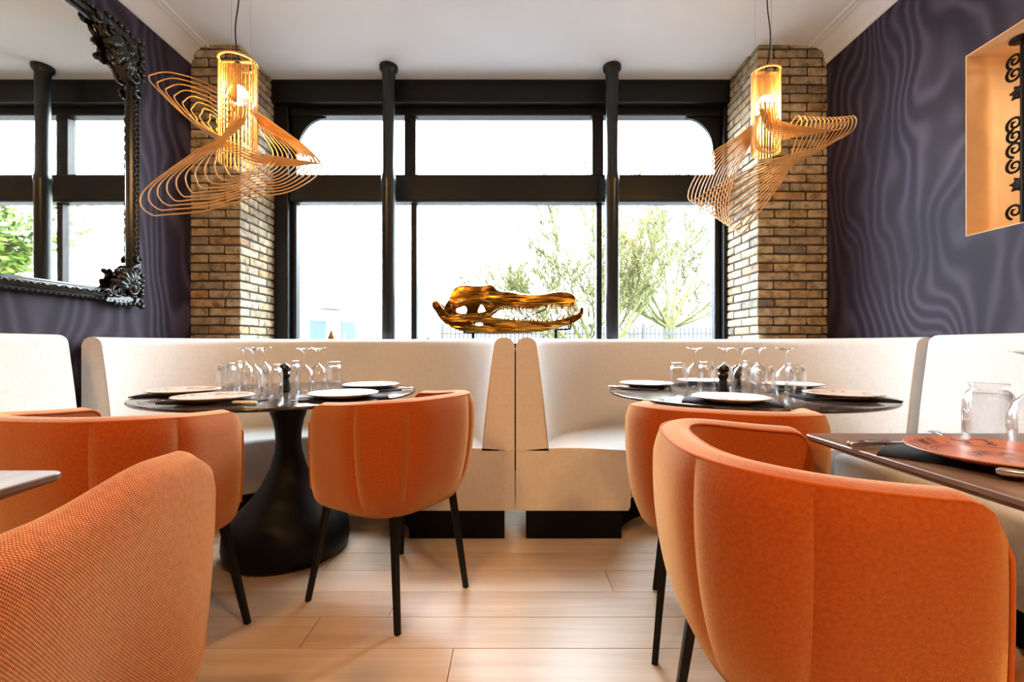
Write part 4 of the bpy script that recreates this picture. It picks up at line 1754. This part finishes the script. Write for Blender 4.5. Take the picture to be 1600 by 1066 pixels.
tooth_me = MB().lathe([(0.0055, 0.004), (0.006, 0.0), (0.005, -0.35), (0.003, -0.75), (0.0004, -1.0)], seg=8)
for v in tooth_me.v:
    v.z *= 1.0
tooth_me = tooth_me.mesh('tooth', M['gold'])
for (lst, sgn) in (([(730, 303, 22), (762, 301, 28), (798, 304, 40), (828, 302, 46), (856, 301, 50), (884, 303, 54), (912, 306, 40), (966, 308, 40), (1004, 300, 32), (1066, 286, 42), (1110, 277, 36), (1142, 279, 32),
                     (1190, 290, 58), (1246, 288, 46), (1266, 280, 40)], 1),
                   ([(745, 403, 28), (775, 405, 38), (815, 408, 54), (850, 410, 38), (890, 412, 24), (945, 414, 40), (968, 414, 28), (1000, 415, 34), (1035, 416, 34), (1070, 416, 34), (1110, 414, 34),
                     (1150, 408, 30), (1195, 400, 50), (1226, 390, 26), (1270, 375, 54)], -1)):
    for (x_, y_, L_) in lst:
        for s in (-1, 1):
            X, Z = sk(x_, y_)
            q = put('tooth', tooth_me, rootS, (X, YS + s * (half_w(x_) * (1.0 if sgn > 0 else 0.93)), Z))
            q.scale = (1.25, 1.25, L_ * KS * sgn)

st = thing('skull_stand', 'black metal stand holding the golden skull above the window sill', 'stand', (0, 0, 0))
bevel(MB().box((-0.42, YS - 0.07, 0.931), (0.42, YS + 0.06, 0.945)).obj('base_plate', M['black_metal'], st), 0.003)
for (x_, x2) in ((498, 440), (1140, 1250)):
    X, Z = sk(x_, 500)
    X2, Z2 = sk(x2, 465 if x2 > 1000 else 500)
    Zp = sk(0, 496 if x_ < 900 else 468)[1]
    MB().box((X - 0.0105, YS - 0.010, 0.944), (X + 0.0105, YS + 0.010, Zp - 0.004)).obj('post', M['black_metal'], st)
    zc = Zp - 0.006
    cr = MB()
    wv = half_w(x2) * 0.93 + 0.016
    cr.tube([(X, YS, zc), (X2, YS - wv, zc)], 0.006, 6)
    cr.tube([(X, YS, zc), (X2, YS + wv, zc)], 0.006, 6)
    for s in (-1, 1):
        cr.tube([(X2, YS + s * wv, zc), (X2, YS + s * wv, zc + 0.075 if x_ > 900 else zc + 0.06)], 0.006, 6)
    cr.obj('cradle', M['black_metal'], st)
a, b = sk(872, 402), sk(1070, 312)
MB().tube([(a[0], YS, a[1]), (b[0], YS, b[1])], 0.005, 6).obj('jaw_strut', M['black_metal'], st)

# small gold ornament on the sill
gx = P(516, 527, 3.4)
g = MB().lathe([(0.0, 0), (0.022, 0), (0.024, 0.006), (0.012, 0.014), (0.009, 0.03), (0.014, 0.036), (0.010, 0.045), (0.016, 0.06), (0.026, 0.085), (0.024, 0.105), (0.013, 0.13), (0.006, 0.15), (0.0, 0.165)], seg=16)
go = g.obj('gold_finial', M['gold'])
go.location = (gx.x, 3.42, 0.93)
tag(go, 'small gold drop-shaped ornament on the window sill beside the narrow pillar', 'ornament')

# ------------------------------------------------------------------ outside: street, houses, fence, trees
GZ = -0.25
structure(MB().box((-40, YW + 0.25, GZ - 0.2), (40, 60, GZ)).obj('trim_7', M['pave']))
# white house along the street
A, B = Vector((-6.25, 13.7, 0)), Vector((-4.45, 16.4, 0))
d = (B - A).normalized()
perp = Vector((-d.y, d.x, 0))
rootH = thing('white_house', 'white rendered house with blue doors across the street', 'house', (A.x, A.y, GZ))
ang = math.atan2(d.y, d.x)
rootH.rotation_euler = (0, 0, ang)
MB().box((-7.0, 0.0, 0), (3.3, 6, 5.45)).obj('wall', M['white_render'], rootH)
MB().box((-7.2, -0.16, 5.45), (3.45, 6.1, 5.62)).obj('eaves', M['white_render'], rootH)
MB().box((-7.2, -0.05, 2.95), (3.35, 0.0, 3.03)).obj('string_course', M['grey_line'], rootH)
fr, pn = MB(), MB()
wins = [(x, 3.6) for x in (-5.6, -3.8, -2.0, -0.2, 1.6)] + [(x, 1.0) for x in (-5.6, -3.8, -2.2)]
for x, z in wins:
    f_ = MB()
    f_.box((x, -0.05, z), (x + 0.9, 0.01, z + 1.3)).obj('window', M['white_render'], rootH)
    MB().box((x + 0.08, -0.06, z + 0.08), (x + 0.82, -0.045, z + 1.22)).obj('pane', plain('far_pane', (0.55, 0.6, 0.65), 0.1), rootH)
for x in (0.05, 1.15):
    MB().box((x, -0.06, 0.0), (x + 0.55, 0.01, 2.0)).obj('door', M['door_blue'], rootH)
MB().box((0.3, -0.5, 2.35), (1.1, 0.0, 2.5)).obj('lamp_bracket', M['grey_line'], rootH)
# low garden building beyond
rootJ = thing('garden_building', 'low pale building beyond the fence behind the gold skull', 'building', (0.5, 21, GZ))
MB().box((-3.2, 0, 0), (3.4, 4, 2.1)).obj('wall', M['white_render'], rootJ)
MB().box((-3.3, -0.1, 2.1), (3.5, 4.1, 2.2)).obj('roof', M['grey_line'], rootJ)
MB().box((0.2, -0.04, 0.9), (2.2, 0.0, 1.6)).obj('window', M['grey_line'], rootJ)

# picket fence
rootF = thing('picket_fence', 'blue grey metal picket fence across the street under the trees', 'fence', (-1.8, 11.6, GZ))
pk = MB()
for k in range(96):
    x = 0.11 * k
    pk.box((x - 0.021, -0.014, 0.08), (x + 0.021, 0.014, 1.70))
s = pk.obj('picket_row', M['fence'], rootF)
s['kind'] = 'stuff'
for z in (0.25, 1.5):
    MB().box((-0.1, -0.02, z), (10.6, 0.02, z + 0.045)).obj('rail', M['fence'], rootF)
for k in range(5):
    MB().box((2.6 * k - 0.035, -0.035, 0), (2.6 * k + 0.035, 0.035, 1.8)).obj('post', M['fence'], rootF)


def tree(name, label, x, y, trunk_h, stems, L0, seed, leaf_n, leaf_s, leafmat, trunk_r=0.16, spread=0.9, depth=4, group='street trees beyond the fence'):
    rnd = random.Random(seed)
    root = thing(name, label, 'tree', (x, y, GZ), 0, group)
    m = MB()
    tips = []

    def branch(p, dr, L, r, lev):
        pts, rad = [p], [r]
        dd = dr.copy()
        q = p.copy()
        for i in range(4):
            dd = (dd + Vector((rnd.uniform(-1, 1), rnd.uniform(-1, 1), rnd.uniform(-0.4, 0.8))) * 0.2).normalized()
            q = q + dd * (L / 4)
            pts.append(q.copy())
            rad.append(r * (1 - 0.6 * (i + 1) / 4))
        m.tube(pts, rad, 6 if lev < 2 else 4, cap=False)
        if lev >= 3:
            tips.extend(pts[1:])
        if lev < depth:
            for k in range(rnd.choice((3, 3, 4) if depth > 4 else (3, 4, 4))):
                j = rnd.choice((1, 2, 3, 4))
                nd = (dd + Vector((rnd.uniform(-1, 1), rnd.uniform(-1, 1), rnd.uniform(-0.35, 0.6))) * 0.68).normalized()
                branch(pts[j], nd, L * rnd.uniform(0.5, 0.72), max(0.0125, rad[j] * 0.62), lev + 1)
    m.tube([(0, 0, 0), (0.02, 0, trunk_h * 0.5), (0, 0.02, trunk_h)], [trunk_r * 1.2, trunk_r, trunk_r * 0.95], 10)
    for sdir in stems:
        branch(Vector((0, 0, trunk_h * 0.96)), Vector(sdir).normalized(), L0 * rnd.uniform(0.85, 1.15), trunk_r * 0.32, 0)
    m.obj('branches', M['bark'], root)
    lf = MB()
    for k in range(leaf_n):
        p = rnd.choice(tips) + Vector((rnd.gauss(0, 1), rnd.gauss(0, 1), rnd.gauss(0, 1))) * 0.13
        a = Vector((rnd.uniform(-1, 1), rnd.uniform(-1, 1), rnd.uniform(-1, 1))).normalized()
        b_ = a.orthogonal().normalized()
        s_ = leaf_s * rnd.uniform(0.6, 1.3)
        n0 = len(lf.v)
        lf.v.extend([p - a * s_, p + b_ * s_ * 0.5, p + a * s_, p - b_ * s_ * 0.5])
        lf.face((n0, n0 + 1, n0 + 2, n0 + 3))
    l_ = lf.obj('foliage', leafmat, root)
    l_['kind'] = 'stuff'
    return root


tree('street_tree', 'bare budding tree with many leaning stems behind the column near the skull snout', 1.75, 9.2, 0.9,
     [(-0.75, 0.1, 1.0), (-0.45, -0.2, 1.2), (0.1, 0.1, 1.3), (0.45, -0.2, 1.0), (0.9, 0.2, 0.75), (-1.0, 0.3, 0.55), (-1.1, -0.2, 0.8), (-0.95, 0.3, 0.3), (0.6, 0.5, 0.9)], 1.7, 3, 3000, 0.022, M['bud'], 0.17, depth=5)
tree('street_tree', 'budding tree with fanning branches above the fence, beside the wide pillar', 4.35, 12.4, 1.75,
     [(-1.0, 0.1, 0.35), (-0.5, -0.2, 1.0), (0.15, 0.1, 1.2), (0.6, -0.2, 0.9), (1.0, 0.2, 0.3), (-0.9, 0.3, 0.8), (0.9, -0.3, 0.6), (-1.1, -0.3, 0.55), (-0.2, 0.4, 1.0)], 1.8, 8, 6000, 0.026, M['bud'], 0.18, depth=5)
tree('street_tree', 'smaller budding tree further back between the two nearer trees', 5.0, 18.5, 1.7,
     [(-1.0, 0.1, 0.5), (-0.4, -0.2, 1.0), (0.5, 0.1, 1.0), (1.0, 0.2, 0.5)], 1.4, 21, 5000, 0.04, M['bud'], 0.13)
tree('leafy_tree', 'leafy bright green tree seen only in the mirror', 8.9, 9.6, 1.8,
     [(-1.0, 0.1, 0.6), (-0.5, -0.6, 1.0), (0.15, 0.3, 1.2), (0.6, -0.5, 0.9), (1.0, 0.2, 0.5), (-0.6, 0.7, 0.7)], 1.9, 33, 16000, 0.10, M['leaf'], 0.2)


def shrub(label, x, y, r, seed):
    rnd = random.Random(seed)
    root = thing('round_shrub', label, 'shrub', (x, y, GZ), 0, 'round shrubs before the white house')
    m = MB()
    for k in range(5):
        m.tube([(0, 0, 0), (rnd.uniform(-.3, .3) * r, rnd.uniform(-.3, .3) * r, r), (rnd.uniform(-.7, .7) * r, rnd.uniform(-.7, .7) * r, 1.6 * r)], [0.02, 0.015, 0.006], 5)
    m.obj('stems', M['bark'], root)
    lf = MB()
    for k in range(900):
        v = Vector((rnd.gauss(0, 1), rnd.gauss(0, 1), rnd.gauss(0, 1))).normalized() * r * rnd.uniform(0.75, 1.03)
        p = Vector((v.x, v.y, v.z * 0.95 + r))
        a = Vector((rnd.uniform(-1, 1), rnd.uniform(-1, 1), rnd.uniform(-1, 1))).normalized()
        b_ = a.orthogonal().normalized()
        n0 = len(lf.v)
        lf.v.extend([p - a * .07, p + b_ * .04, p + a * .07, p - b_ * .04])
        lf.face((n0, n0 + 1, n0 + 2, n0 + 3))
    q = lf.obj('foliage', M['shrub'], root)
    q['kind'] = 'stuff'
    return root


shrub('round green shrub just before the iron column beside the skull eye end', -3.45, 10.9, 0.72, 1)
shrub('round green shrub seen below the skull jaw end behind the mullion', -1.95, 10.5, 0.70, 2)
